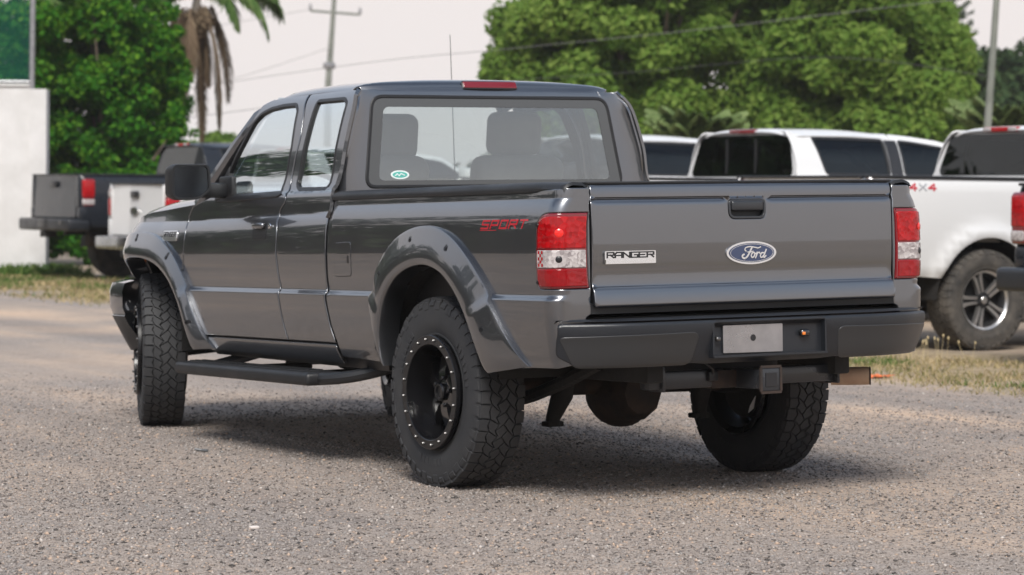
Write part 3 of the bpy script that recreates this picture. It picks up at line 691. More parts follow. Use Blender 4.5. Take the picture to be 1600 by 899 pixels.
# fender badge
yb0, zb0 = SP(254, 377); yb1, zb1 = SP(279, 361)
nb = ppart('name_badge', panel([(yb0, zb0), (yb1, zb0), (yb1, zb1), (yb0, zb1)], sideL, LH, off=.005, bev=.002, rim=.008), 'chrome_satin', feL)
lw_ = [[(-x, z) for x, z in l] for l in word('RANGER', yb1+.01, yb0-.01, zb0+.022, zb1-.006, .3)]
lw_ = [[(-(yb0+yb1)-x, z) for x, z in l] for l in lw_]
part('badge_lettering', ribbons(lw_, .004, sidefn(.0045), -.001, .0012), 'badge_black', nb)
part('radio_antenna', Acc().add(tube([(.77, 2.75, 1.14), (.765, 2.755, 1.22)], [.014, .008], 8)).add(tube([(.765, 2.755, 1.2), (.75, 2.757, 2.03)], [.0028, .0016], 6)), 'badge_black')
# door mirror
o, d = ray_body(298, 284)
def mbox(mir):
    s = -1 if not mir else 1
    poly = rounded([(.93, 1.345), (1.115, 1.345), (1.118, 1.20), (1.09, 1.183), (.985, 1.183), (.925, 1.225)], [.03, .03, .02, .02, .03, .02], 4)
    a = Acc(); rings = [(2.045, 1.0), (2.06, 1.03), (2.10, 1.03), (2.15, .93), (2.175, .6)]
    cx, cz = 1.02, 1.265; n = len(poly); V = []; F = []
    for k, (yy, sc) in enumerate(rings): V += [(s*(cx+(x-cx)*sc), yy, cz+(z-cz)*sc) for x, z in poly]
    for k in range(len(rings)-1): F += [(k*n+i, k*n+(i+1) % n, (k+1)*n+(i+1) % n, (k+1)*n+i) for i in range(n)]
    F.append(tuple((len(rings)-1)*n+i for i in range(n)))
    V += [(s*(cx+(x-cx)*.9), 2.045, cz+(z-cz)*.9) for x, z in poly]; m = len(rings)*n; F += [(i, (i+1) % n, m+(i+1) % n, m+i) for i in range(n)]
    V += [(s*(cx+(x-cx)*.88), 2.06, cz+(z-cz)*.88) for x, z in poly]; F += [(m+i, m+(i+1) % n, m+n+(i+1) % n, m+n+i) for i in range(n)]
    root = part('door_mirror', (V, F), 'plastic_black', dL if s < 0 else dR)
    part('mirror_pane', ([(s*(cx+(x-cx)*.9), 2.052, cz+(z-cz)*.9) for x, z in poly], [tuple(range(n))]), 'mirror_glass', root)
    part('mirror_arm', Acc().add(rbox((s*.885, 2.10, 1.225), (.15, .075, .07), .02)).add(rbox((s*.82, 2.09, 1.235), (.03, .15, .11), .012)), 'plastic_black', dL if s < 0 else dR)
mbox(False); mbox(True)

# --- cabin
part('cabin_floor', Acc().add(rbox((0, 1.7, .60), (1.5, 1.4, .06))).add(rbox((0, 1.10, .85), (1.4, .2, .5), .03)), 'interior_dark')
part('dashboard', Acc().add(rbox((0, 2.32, 1.06), (1.4, .34, .26), .07, 3)), 'interior_dark')
part('headliner', Acc().add(rbox((0, 1.55, 1.655), (1.10, .8, .02), .008)), 'interior')
for s in (-1, 1):
    a = Acc().add(rbox((s*.36, 1.72, .82), (.50, .52, .18), .06, 3)); se = part('seat', a, 'interior')
    bk = rbox((0, 0, 0), (.47, .15, .58), .06, 3, rot=Matrix.Rotation(math.radians(12), 3, 'X'))
    part('seat_back', Acc().add(bk).xf(lambda v: (v[0]+s*.36, v[1]+1.47, v[2]+1.08)), 'interior', se)
    hr = rbox((0, 0, 0), (.225, .10, .21), .045, 3, rot=Matrix.Rotation(math.radians(8), 3, 'X'))
    if s < 0: part('headrest', Acc().add(hr).xf(lambda v: (v[0]-.235, v[1]+1.52, v[2]+1.455)), 'interior', se); part('headrest_post', Acc().add(tube([(-.20, 1.51, 1.25), (-.20, 1.52, 1.38)], .006, 8)).add(tube([(-.27, 1.51, 1.25), (-.27, 1.52, 1.38)], .006, 8)), 'bolt_steel', se)
    else: part('headrest', Acc().add(hr).xf(lambda v: (v[0]*1.25+.40, v[1]+1.52, v[2]+1.47)), 'interior', se); part('headrest_post', Acc().add(tube([(.36, 1.51, 1.25), (.36, 1.52, 1.38)], .006, 8)).add(tube([(.44, 1.51, 1.25), (.44, 1.52, 1.38)], .006, 8)), 'bolt_steel', se)
part('steering_wheel', Acc().add(revolve([(.185+.013*math.cos(t), .013*math.sin(t)) for t in np.linspace(0, 6.283, 9)[:-1]], 28, 'Y', closed=True)).add(rbox((0, 0, 0), (.34, .02, .05), .01)).add(rbox((0, .05, -.02), (.05, .25, .05), .01)).xf(lambda v: (v[0]-.37, 2.06+v[1]*.94+v[2]*.34, 1.13-v[1]*.34+v[2]*.94)), 'interior_dark')

# --- cargo bed
part('bed_floor', Acc().add(rbox((0, .0, .72), (1.48, 1.86, .04))).add(rbox((0, .925, .93), (1.62, .022, .46), .006)), 'plastic_black')
for s in (-1, 1):
    part('bed_wall', Acc().add(rbox((s*.735, 0, .95), (.04, 1.82, .45), .01)), 'plastic_black')
    cap = [(.848, 1.158), (.852, 1.172), (.845, 1.186), (.825, 1.195), (.775, 1.199), (.735, 1.196), (.715, 1.185), (.712, 1.12)]
    P = []
    for y in np.r_[.945, np.linspace(.93, -.70, 14), np.linspace(-.74, -.918, 9), -.924]:
        t = float(np.clip((-.72-y)/.2, 0, 1))
        P.append([(s*(x-(.035*t if x > .8 else 0)-(.01 if y > .94 else 0)), y, (z-.004*t if z > 1.17 else z+.014*t)-(.01 if y > .94 else 0)-(.012 if y < -.921 and z > 1.17 else 0)) for x, z in cap])
    part('bed_rail_cap', grid(np.array(P)), 'plastic_black', ang=50)
part('tailgate_inner', Acc().add(rbox((0, -.895, .94), (1.36, .05, .43), .01)), 'plastic_black', tg)

# --- rear bumper
def by(x):
    a = np.abs(x); return -1.088+.03*(np.clip(a, 0, .5)/.5)**2*.2+.135*np.clip((a-.46)/.40, 0, 1.1)**2.2
f_bp = pchip([.495, .505, .53, .60, .635, .655, .668, .677], [.062, .047, .034, .012, .001, 0, .010, .035])
def bpS(u, v): u = np.asarray(u, float); v = np.asarray(v, float); return np.stack([u, by(u)+f_bp(v), v], -1)
BO = rounded([(-.862, .545), (-.79, .505), (-.33, .503), (-.27, .497), (.27, .497), (.33, .503), (.79, .505), (.862, .60), (.866, .672), (-.866, .672), (-.866, .60)], .02, 3)
BH = rounded([(-.262, .528), (.262, .528), (.262, .660), (-.262, .660)], .018, 4)
bp_ = ppart('rear_bumper', panel(BO, bpS, (0, -1, 0), res=.03, rows=[.505, .515, .64, .655, .665], holes=[BH], bev=.006, rim=.07), 'bumper_pad')
part('step_pad', Acc().add(grid(np.array([[(x, by(x)+.028, .674), (x, by(x)+.05, .681), (x, -.93, .681), (x, -.90, .66)] for x in np.linspace(-.862, .862, 36)]))), 'bumper_pad', bp_)
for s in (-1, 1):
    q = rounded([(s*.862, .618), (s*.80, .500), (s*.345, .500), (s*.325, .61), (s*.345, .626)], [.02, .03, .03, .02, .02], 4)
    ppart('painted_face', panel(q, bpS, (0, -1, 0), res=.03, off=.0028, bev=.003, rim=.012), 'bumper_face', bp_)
    if False: part('bumper_end', grid(np.array([[(s*.866, -.965+.0*k, z0) for z0 in (.675, .60, .55)] for k in (0,)]+[[(s*(.872-.004*k), -.965+.09*k, z0) for z0 in (.675, .60, .55)] for k in (1, 2, 3)])), 'bumper_pad', bp_)
part('plate_recess', Acc().add(rbox((0, -1.050, .594), (.53, .012, .14))).add(rbox((-.262, -1.055, .594), (.008, .055, .135))).add(rbox((.262, -1.055, .594), (.008, .055, .135))).add(rbox((0, -1.058, .528), (.53, .06, .008))).add(rbox((0, -1.05, .662), (.53, .06, .008))), 'bumper_pad', bp_)
def pfn(u, v, d): return (u, -1.062-d, v)
pl = part('plate_blank', Acc().add(prism(rounded([(-.208, .540), (.068, .537), (.068, .644), (-.208, .644)], .003, 2), 0, .004, pfn)), 'plate', bp_)
part('plate_hole', Acc().add(prism(el(-.07, .594, .012, .0125), .001, .0055, pfn)), 'badge_black', pl)
part('plate_lamp', Acc().add(rbox((.17, -1.066, .605), (.045, .03, .030), .012, 3)), 'rim_gloss', bp_); part('plate_lamp', Acc().add(rbox((-.238, -1.066, .595), (.022, .035, .018), .007, 3)), 'bolt_steel', bp_)
part('amber_tip', Acc().add(rbox((.158, -1.081, .603), (.014, .006, .012), .002)), 'amber', bp_)

# --- tow hitch, exhaust, chassis
th = part('tow_hitch', Acc().add(rbox((0, -.87, .435), (.88, .066, .068), .008)).add(rbox((0, -.98, .432), (.075, .20, .075), .006)).add(rbox((0, -1.075, .432), (.088, .012, .088), .004)), 'bar_black')
part('receiver_socket', Acc().add(rbox((0, -1.0825, .432), (.052, .004, .052))), 'badge_black', th)
part('receiver_collar', Acc().add(rbox((0, -1.079, .481), (.094, .010, .010))).add(rbox((0, -1.079, .383), (.094, .010, .010))).add(rbox((-.046, -1.079, .432), (.010, .010, .09))).add(rbox((.046, -1.079, .432), (.010, .010, .09))), 'rust', th)
part('side_plate', Acc().add(rbox((-.385, -.875, .44), (.012, .10, .095), .003)), 'bar_black', th); part('side_plate', Acc().add(rbox((.44, -.875, .44), (.014, .10, .095), .004)), 'bar_black', th)
part('rating_label', Acc().add(rbox((.125, -.9045, .44), (.075, .002, .048))), 'badge_black', th)
hf = lambda u, v, d: (u, -.9055-d, v)
part('label_print', ribbons([[(.10+.026*i, .458-.011*j), (.118+.026*i, .458-.011*j)] for i in range(2) for j in range(4)], .0035, hf, 0, .0006), 'white_mark', th)
part('rusty_band', Acc().add(rbox((-.09, -.871, .431), (.13, .068, .07), .008)), 'rust', th)
part('wiring_plug', Acc().add(tube([(-.20, -.93, .50), (-.17, -.94, .475), (-.16, -.93, .455)], .006, 6)).add(rbox((-.155, -.91, .445), (.045, .03, .04), .008)), 'badge_black', th)
ex = part('exhaust_pipe', Acc().add(revolve([(.030, .085), (.036, .085), (.037, .15), (.0365, .238), (.030, .240), (.029, .12), (.001, .12)], 24, 'Y')).xf(lambda v: (.535+v[0]*.6+v[1]*.8, -.605+v[0]*.8-v[1]*.6, v[2]+.402)), 'dusty_steel')
part('pipe_rim', Acc().add(revolve([(.030, .240), (.0374, .240), (.0376, .245), (.030, .246)], 24, 'Y', closed=True)).xf(lambda v: (.535+v[0]*.6+v[1]*.8, -.605+v[0]*.8-v[1]*.6, v[2]+.402)), 'rust', ex)
part('pipe_bend', Acc().add(tube(spline([(.62, -.67, .402), (.55, -.60, .41), (.50, -.52, .43), (.46, -.42, .43), (.45, -.2, .52), (.5, .2, .58), (.5, 1.2, .42)], 4), .03, 12)), 'rust', ex)
ch = part('chassis_frame', Acc().add(rbox((-.44, 1.3, .50), (.075, 4.5, .14), .01)).add(rbox((.44, 1.3, .50), (.075, 4.5, .14), .01)).add(rbox((0, -.62, .52), (.9, .08, .10))).add(rbox((0, .8, .50), (.9, .10, .1))).add(rbox((0, 2.2, .44), (.9, .16, .1))).add(rbox((0, 1.6, .50), (1.50, 1.4, .05))).add(rbox((0, -.2, .66), (1.5, 1.4, .05))), 'under')
part('fuel_tank', Acc().add(rbox((-.08, .95, .45), (.62, .65, .22), .05, 3)), 'under', ch)
part('gearbox', Acc().add(rbox((0, 2.0, .47), (.35, .8, .25), .08, 3)).add(tube([(0, 1.7, .5), (0, .15, .42)], .04, 12)), 'under', ch)
for s in (-1, 1):
    lf = [(s*.52, .62, .50), (s*.52, .35, .42), (s*.52, 0, .335), (s*.52, -.35, .40), (s*.52, -.68, .50)]
    part('leaf_spring', Acc().add(tube(spline(lf, 6), .028, 8)), 'under', ch)
    part('shock_absorber', Acc().add(tube([(s*.36, -.06, .215), (s*.36, -.06, .25), (s*.34, -.10, .34), (s*.33, -.16, .62)], [.034, .03, .045, .04], 12)).add(rbox((s*.36, -.055, .225), (.075, .06, .022), .006)), 'under', ch)
part('spare_tyre', Acc().add(revolve([(.20, -.09), (.30, -.11), (.35, -.10), (.365, -.06), (.365, .06), (.35, .10), (.30, .11), (.20, .09), (.05, .05), (.05, -.05)], 40, 'Z', c=(0, -.50, .53))), 'tyre', ch)
part('rear_axle', Acc().add(tube([(-.70, 0, .392), (.70, 0, .392)], .042, 14)).add(revolve([(.001, .16), (.05, .155), (.10, .11), (.128, .04), (.133, 0), (.128, -.05), (.095, -.10), (.05, -.14), (.001, -.15)], 24, 'Y', c=(.01, -.0, .345))).xf(lambda v: (v[0], v[1], v[2])).add(revolve([(.001, -.17), (.09, -.165), (.12, -.12), (.125, -.09)], 10, 'Y', c=(.02, 0, .365))), 'rust', body=False)
part('front_axle', Acc().add(tube([(-.66, 3.17, .38), (-.2, 3.17, .42), (.2, 3.17, .42), (.66, 3.17, .38)], .04, 12)).add(rbox((0, 3.1, .42), (.3, .4, .18), .05)), 'under', body=False)
for s in (-1, 1):
    for yc, zc, r in ((0, .50, .46), (3.12, .52, .50)):
        P = [[(s*(x-(.32*max(0., math.cos(t))**1.2 if yc > 1 and x > .6 else 0)), yc+r*math.cos(t), zc+r*.84*math.sin(t)) for x in (.84, .42)] for t in np.linspace(-.15, math.pi+.15, 26)]
        P2 = [[(s*.42, yc+r*math.cos(t), zc+r*.84*math.sin(t)), (s*.42, yc+r*.2*math.cos(t), zc+.2)] for t in np.linspace(-.15, math.pi+.15, 26)]
        part('wheel_well', Acc().add(grid(np.array(P))).add(grid(np.array(P2))), 'under')
# --- running boards
for s in (-1, 1):
    rb = part('running_board', Acc().add(rbox((s*.895, 1.66, .392), (.185, 1.44, .056), .018, 3)), 'plastic_black')
    part('tread_strip', Acc().add(rbox((s*.895, 1.68, .4215), (.10, 1.32, .006), .002)), 'plastic_black', rb)
    a = Acc()
    for i in range(44):
        for j in range(3): a.add(rbox((s*(.865+.03*j), 1.05+.0292*i+(.014 if j % 2 else 0), .426), (.016, .012, .005)))
    part('grip_nubs', a, 'plastic_black', rb)
    part('end_bracket', Acc().add(tube(spline([(s*.915, .97, .392), (s*.90, .90, .394), (s*.84, .80, .405), (s*.74, .70, .435), (s*.60, .66, .48)], 5), [.027]*21, 10)), 'plastic_black', rb)
    part('end_bracket', Acc().add(tube(spline([(s*.90, 2.33, .392), (s*.80, 2.30, .40), (s*.60, 2.2, .46)], 5), .026, 10)), 'bar_black', rb)
    for yy in (1.2, 1.9): part('mount_arm', Acc().add(rbox((s*.68, yy, .40), (.36, .05, .03), .008)), 'under', rb)

# ================================================================== wheels
def tyre_vf(R, W, rb, style):
    h = W/2; td = .012
    prof = [(rb-.012, -h*.72), (rb, -h*.80), (rb+.012, -h*.83), (rb+.05, -h*.97), (rb+.085, -h*1.0), (R-.05, -h*.985), (R-.030, -h*.95), (R-td-.004, -h*.86), (R-td, -h*.74), (R-td+.001, 0)]
    prof = prof+[(r, -x) for r, x in prof[-2::-1]]
    a = Acc().add(revolve(prof, 80))
    NP = 46 if style == 'AT' else 40
    def blk(poly, r0, r1, shrink=.88):
        c = np.mean(poly, 0); V = []
        for r, sc in ((r0, 1.), (r1, shrink)):
            for x, s in poly:
                x = c[0]+(x-c[0])*sc; s = c[1]+(s-c[1])*sc; th = s/R
                rr = r-max(0, abs(x)-h*.62)**1.6*1.3
                V.append((x, rr*math.cos(th), rr*math.sin(th)))
        n = len(poly); return V, [tuple(range(n, 2*n))]+[(i, (i+1) % n, n+(i+1) % n, n+i) for i in range(n)]
    pt = 2*math.pi*R/NP
    rg = random.Random(3)
    # zigzag groove lines shared by neighbouring blocks
    bx = (-.54, -.19, .17, .54); nv = 2*NP
    LN = [[(h*(b+(.085 if (v+k) % 2 else -.085)*(1 if 0 < k < 3 else .55)+rg.uniform(-.018, .018)), pt*(.5*v+rg.uniform(-.07, .07))) for v in range(nv)] for k, b in enumerate(bx)]
    def gp(k, v): q, r = divmod(v, nv); x, s = LN[k][r]; return (x, s+q*2*math.pi*R)
    def cut(poly, g):
        p = np.array(poly, float)
        if area(p) < 0: p = p[::-1]
        return inset(p, g)
    for i in range(NP):
        for k, o in ((0, 1), (1, -1), (2, 1)):
            p = [gp(k, 2*i+q) for q in (0, 1, 2)]+[gp(k+1, 2*i+o+q) for q in (2, 1, 0)]
            a.add(blk(cut(p, .0027), R-td-.002, R, .985))
        for sg, k, o in ((-1, 0, 0), (1, 3, 1)):
            s0, s1 = gp(k, 2*i+o)[1], gp(k, 2*i+o+2)[1]; e = h*(.965 if i % 2 else .93)
            p = [gp(k, 2*i+o), gp(k, 2*i+o+1), gp(k, 2*i+o+2), (sg*h*.80, s1+.002), (sg*e, s1), (sg*e, s0), (sg*h*.80, s0+.002)]
            a.add(blk(cut(p, .0032), R-td-.002, R, .985))
            th0, th1 = (s0+pt*.16)/R, (s1-pt*.16)/R; ln = .050 if i % 2 else .036
            V = []
            for th in (th0, th1):
                for r, x in ((R-.014, h*.90), (R-.022, h*.972), (R-ln, h*1.006), (R-ln-.006, h*.97), (R-.03, h*.9)): V.append((sg*x, r*math.cos(th), r*math.sin(th)))
            a.add((V, [(0, 1, 2, 3, 4), (5, 6, 7, 8, 9)]+[(q, (q+1) % 5, 5+(q+1) % 5, 5+q) for q in range(5)]))
    # sidewall rings and raised lettering blocks
    for sg in (-1, 1):
        a.add(revolve([(rb+.020, sg*h*.86), (rb+.022, sg*h*.905), (rb+.028, sg*h*.905), (rb+.030, sg*h*.88)], 80))
        for g in range(3):
            for q in range(7):
                th = g*2.094+q*.105; r0, r1 = rb+.062, rb+.088
                V = [(sg*h*xx, r*math.cos(t), r*math.sin(t)) for xx in (.96, 1.016) for r, t in ((r0, th), (r1, th+.01), (r1, th+.07), (r0, th+.06))]
                a.add((V, [(4, 5, 6, 7), (0, 1, 5, 4), (1, 2, 6, 5), (2, 3, 7, 6), (3, 0, 4, 7)]))
    return a.vf
ME = {}
def share(key, fn):
    if key not in ME: ME[key] = fn()
    return ME[key]
def wheel_matrix(loc, left, steer=0., spin=0.):
    return Matrix.Translation(loc) @ Matrix.Rotation(steer, 4, 'Z') @ (Matrix.Rotation(math.pi, 4, 'Z') if left else Matrix.Identity(4)) @ Matrix.Rotation(spin, 4, 'X')
def beadlock_wheel(root, loc, left, steer=0., spin=0.):
    """outer face at +x locally"""
    R, W, rb = .384, .214, .208
    ty = share('ty_main', lambda: mk('tyre', *tyre_vf(R, W, rb, 'AT'), 'tyre', ang=28, mesh_only=True))
    rim = share('rim_main', lambda: mk('rim', *Acc().add(revolve([(.190, .112), (.1915, .1275), (.194, .1295), (.2265, .1305), (.2295, .128), (.2295, .112)], 64, closed=True)).add(revolve([(.192, .118), (.188, .10), (.187, .06), (.184, .0), (.182, -.06), (.190, -.105), (.214, -.118), (.22, -.11), (.20, -.09)], 64)).vf, 'rim_black', mesh_only=True))
    w = inst('wheel', rim, root, wheel_matrix(loc, left, steer, spin))
    inst('tyre', ty, w, Matrix.Translation((.004, 0, 0)))
    def spokes():
        a = Acc()
        for k in range(6):
            M = Matrix.Rotation(k*math.pi/3, 4, 'X')
            P = np.array([[(x+.0, yy, r) for yy, x in ((-wd_, xx-.03), (-wd_*.72, xx), (wd_*.72, xx), (wd_, xx-.03))] for r, wd_, xx in ((.05, .034, .066), (.08, .034, .064), (.12, .036, .055), (.155, .042, .042), (.184, .056, .028))])
            a.add(grid(P), M)
        a.add(revolve([(.001, .058), (.03, .060), (.055, .060), (.072, .050), (.08, .02), (.075, -.03), (.001, -.03)], 36))
        return mk('spokes', *a.vf, 'rim_gloss', mesh_only=True)
    inst('spokes', share('sp_main', spokes), w)
    inst('hub_cap', share('hc_main', lambda: mk('hub_cap', *Acc().add(revolve([(.036, .05), (.036, .080), (.031, .086), (.026, .086), (.024, .078), (.001, .077)], 28)).vf, 'rim_black', mesh_only=True)), w)
    bolt = share('bo_main', lambda: mk('bolt', *Acc().add(revolve([(.0068, 0), (.0066, .005), (.0056, .0072), (.0042, .0095), (.001, .0098)], 8)).vf, 'bolt_steel', mesh_only=True))
    for k in range(20):
        t = 2*math.pi*k/20; inst('bolt', bolt, w, Matrix.Translation((.129, .2115*math.cos(t), .2115*math.sin(t))))
    lug = share('lug_main', lambda: mk('wheel_nut', *Acc().add(revolve([(.010, 0), (.010, .018), (.006, .022), (.001, .0222)], 6)).vf, 'rim_black', mesh_only=True))
    for k in range(5):
        t = 2*math.pi*k/5; inst('wheel_nut', lug, w, Matrix.Translation((.056, .057*math.cos(t), .057*math.sin(t))))
    inst('brake_drum', share('dr_main', lambda: mk('brake_drum', *Acc().add(revolve([(.001, -.07), (.145, -.07), (.15, -.06), (.15, .0), (.001, .0)], 32)).vf, 'under', mesh_only=True)), w)
    return w
ST = -math.radians(19.5)
beadlock_wheel(truck, (-.765, 0, .381), True, 0, .13)
wr = beadlock_wheel(truck, (.706, 0, .381), False, 0, .5)
beadlock_wheel(truck, (-.703, 3.19, .381), True, ST, .3)
beadlock_wheel(truck, (.703, 3.19, .381), False, ST, .8)
part('wheel_weight', Acc().add(prism([(0, 0), (.035, .02), (.05, .075), (.012, .03)], 0, .004, lambda u, v, d: (.598-d, -.10-u, .26+v))), 'white_mark', body=False)
# ================================================================== ground
def at(px, py, depth):
    """point seen at a photo pixel, at a given distance along the view axis"""
    return CAM+depth*((px-800)/FPX*AX_R-(py-449.5)/FPX*AX_U+AX_F)
def gnd(px, depth):
    p = at(px, 449.5, depth); return np.array([p[0], p[1], 0.])
def ground_material():
    m = bpy.data.materials.new('ground'); m.use_nodes = True; t = m.node_tree; b = t.nodes['Principled BSDF']
    L = t.links.new; tcn = NN(t, 'ShaderNodeTexCoord')
    def vor(s, rnd=1.): n = NN(t, 'ShaderNodeTexVoronoi'); n.inputs['Scale'].default_value = s; n.inputs['Randomness'].default_value = rnd; L(tcn.outputs['Object'], n.inputs[0]); return n
    def noi(s, d=6, r=.6): n = NN(t, 'ShaderNodeTexNoise'); n.inputs['Scale'].default_value = s; n.inputs['Detail'].default_value = d; n.inputs['Roughness'].default_value = r; L(tcn.outputs['Object'], n.inputs[0]); return n
    def ramp(src, els):
        r = NN(t, 'ShaderNodeValToRGB'); r.color_ramp.elements[0].position, r.color_ramp.elements[0].color = els[0][0], (*els[0][1], 1); r.color_ramp.elements[1].position, r.color_ramp.elements[1].color = els[-1][0], (*els[-1][1], 1)
        for p, c in els[1:-1]: e = r.color_ramp.elements.new(p); e.color = (*c, 1)
        L(src, r.inputs[0]); return r
    def mix(f, a, c, mode='MIX'):
        n = NN(t, 'ShaderNodeMix', data_type='RGBA', blend_type=mode)
        if isinstance(f, float): n.inputs[0].default_value = f
        else: L(f, n.inputs[0])
        L(a, n.inputs[6]); L(c, n.inputs[7]); return n.outputs[2]
    def mr(src, a, c, d=0., e=1.): n = NN(t, 'ShaderNodeMapRange'); n.inputs[1].default_value, n.inputs[2].default_value, n.inputs[3].default_value, n.inputs[4].default_value = a, c, d, e; L(src, n.inputs[0]); return n.outputs[0]
    v1, v2 = vor(95), vor(210)
    s1 = NN(t, 'ShaderNodeSeparateColor'); L(v1.outputs['Color'], s1.inputs[0]); s2 = NN(t, 'ShaderNodeSeparateColor'); L(v2.outputs['Color'], s2.inputs[0])
    stones = ramp(s1.outputs[0], [(0, (.085, .073, .065)), (.25, (.195, .171, .154)), (.5, (.31, .272, .245)), (.75, (.24, .215, .20)), (1, (.50, .45, .41))])
    fine = ramp(s2.outputs[1], [(0, (.15, .125, .108)), (.5, (.30, .262, .235)), (1, (.46, .395, .35))])
    g = mix(.45, stones.outputs[0], fine.outputs[0])
    # compacted dusty lanes
    dn = noi(.35, 5, .55); dust = mr(dn.outputs[0], .40, .60)
    dc = ramp(noi(14, 5).outputs[0], [(.3, (.36, .28, .222)), (.7, (.52, .405, .315))])
    sx = NN(t, 'ShaderNodeSeparateXYZ'); L(tcn.outputs['Object'], sx.inputs[0])
    far = mr(sx.outputs[0], .6, 4.5, .0, .75)
    mdn = NN(t, 'ShaderNodeMath', operation='MULTIPLY'); L(dust, mdn.inputs[0]); L(mr(sx.outputs[0], -1., 2.5, .40, 1.), mdn.inputs[1])
    g = mix(mdn.outputs[0], g, dc.outputs[0])
    # broad tracks and darker worn patches
    tm = NN(t, 'ShaderNodeMapping'); tm.inputs['Rotation'].default_value = (0, 0, .45); tm.inputs['Scale'].default_value = (1.5, .16, 1); L(tcn.outputs['Object'], tm.inputs[0])
    tn = NN(t, 'ShaderNodeTexNoise'); tn.inputs['Scale'].default_value = 1.1; tn.inputs['Detail'].default_value = 5; L(tm.outputs[0], tn.inputs[0])
    tk = ramp(tn.outputs[0], [(.34, (.80, .80, .81)), (.5, (1, 1, 1)), (.66, (1.20, 1.13, 1.05))]); g = mix(.85, g, tk.outputs[0], 'MULTIPLY')
    # dry soil and thatch in the strip in front of the parked row
    strip = NN(t, 'ShaderNodeMath', operation='ADD'); L(sx.outputs[0], strip.inputs[0]); L(mr(noi(.9, 6).outputs[0], .2, .8, -1.1, 1.1), strip.inputs[1])
    sm = mr(strip.outputs[0], 4.6, 5.6); sm2 = mr(strip.outputs[0], 7.2, 8.4, 1., .35)
    mm = NN(t, 'ShaderNodeMath', operation='MULTIPLY'); L(sm, mm.inputs[0]); L(sm2, mm.inputs[1])
    soil = ramp(noi(9, 7, .7).outputs[0], [(.3, (.16, .115, .072)), (.5, (.33, .26, .165)), (.72, (.45, .36, .24))])
    g = mix(mm.outputs[0], g, soil.outputs[0])
    L(g, b.inputs['Base Color']); b.inputs['Roughness'].default_value = .92; b.inputs['Specular IOR Level'].default_value = .2
    bp = NN(t, 'ShaderNodeBump'); bp.inputs['Strength'].default_value = .75; bp.inputs['Distance'].default_value = .006
    L(v1.outputs['Distance'], bp.inputs['Height']); bp.invert = True
    bp2 = NN(t, 'ShaderNodeBump'); bp2.inputs['Strength'].default_value = .5; bp2.inputs['Distance'].default_value = .05; L(noi(3., 8, .65).outputs[0], bp2.inputs['Height']); L(bp.outputs[0], bp2.inputs['Normal'])
    L(bp2.outputs[0], b.inputs['Normal'])
    MAT['ground'] = m
ground_material()
tag(mk('ground', [(-1500, -1500, 0), (1500, -1500, 0), (1500, 1500, 0), (-1500, 1500, 0)], [(0, 1, 2, 3)], 'ground'), kind='structure')
def np_mesh(name, V, F, material, parent=None, smooth=False):
    """fast mesh from arrays, F (n,k)"""
    me = bpy.data.meshes.new(name); n, k = F.shape
    me.vertices.add(len(V)); me.vertices.foreach_set('co', np.ascontiguousarray(V, np.float32).ravel())
    me.loops.add(n*k); me.loops.foreach_set('vertex_index', np.ascontiguousarray(F, np.int32).ravel())
    me.polygons.add(n); me.polygons.foreach_set('loop_start', np.arange(0, n*k, k, dtype=np.int32)); me.polygons.foreach_set('loop_total', np.full(n, k, np.int32))
    if smooth: me.polygons.foreach_set('use_smooth', np.ones(n, bool))
    me.update(calc_edges=True); me.validate()
    me.materials.append(MAT[material]); return inst(name, me, parent)
def stone_mat():
    m = bpy.data.materials.new('gravel_stone'); m.use_nodes = True; t = m.node_tree; b = t.nodes['Principled BSDF']
    g = NN(t, 'ShaderNodeNewGeometry'); r = NN(t, 'ShaderNodeValToRGB'); e = r.color_ramp.elements
    e[0].color = (.045, .042, .039, 1); e[1].color = (.52, .47, .43, 1)
    for p, c in ((.16, (.19, .163, .148)), (.35, (.245, .217, .196)), (.55, (.335, .294, .265)), (.72, (.245, .222, .207)), (.80, (.47, .345, .26)), (.90, (.25, .245, .24)), (.965, (.34, .30, .27))):
        x = e.new(p); x.color = (*c, 1)
    t.links.new(g.outputs['Random Per Island'], r.inputs[0]); t.links.new(r.outputs[0], b.inputs['Base Color']); b.inputs['Roughness'].default_value = .9; b.inputs['Specular IOR Level'].default_value = .25
    MAT['gravel_stone'] = m
stone_mat()
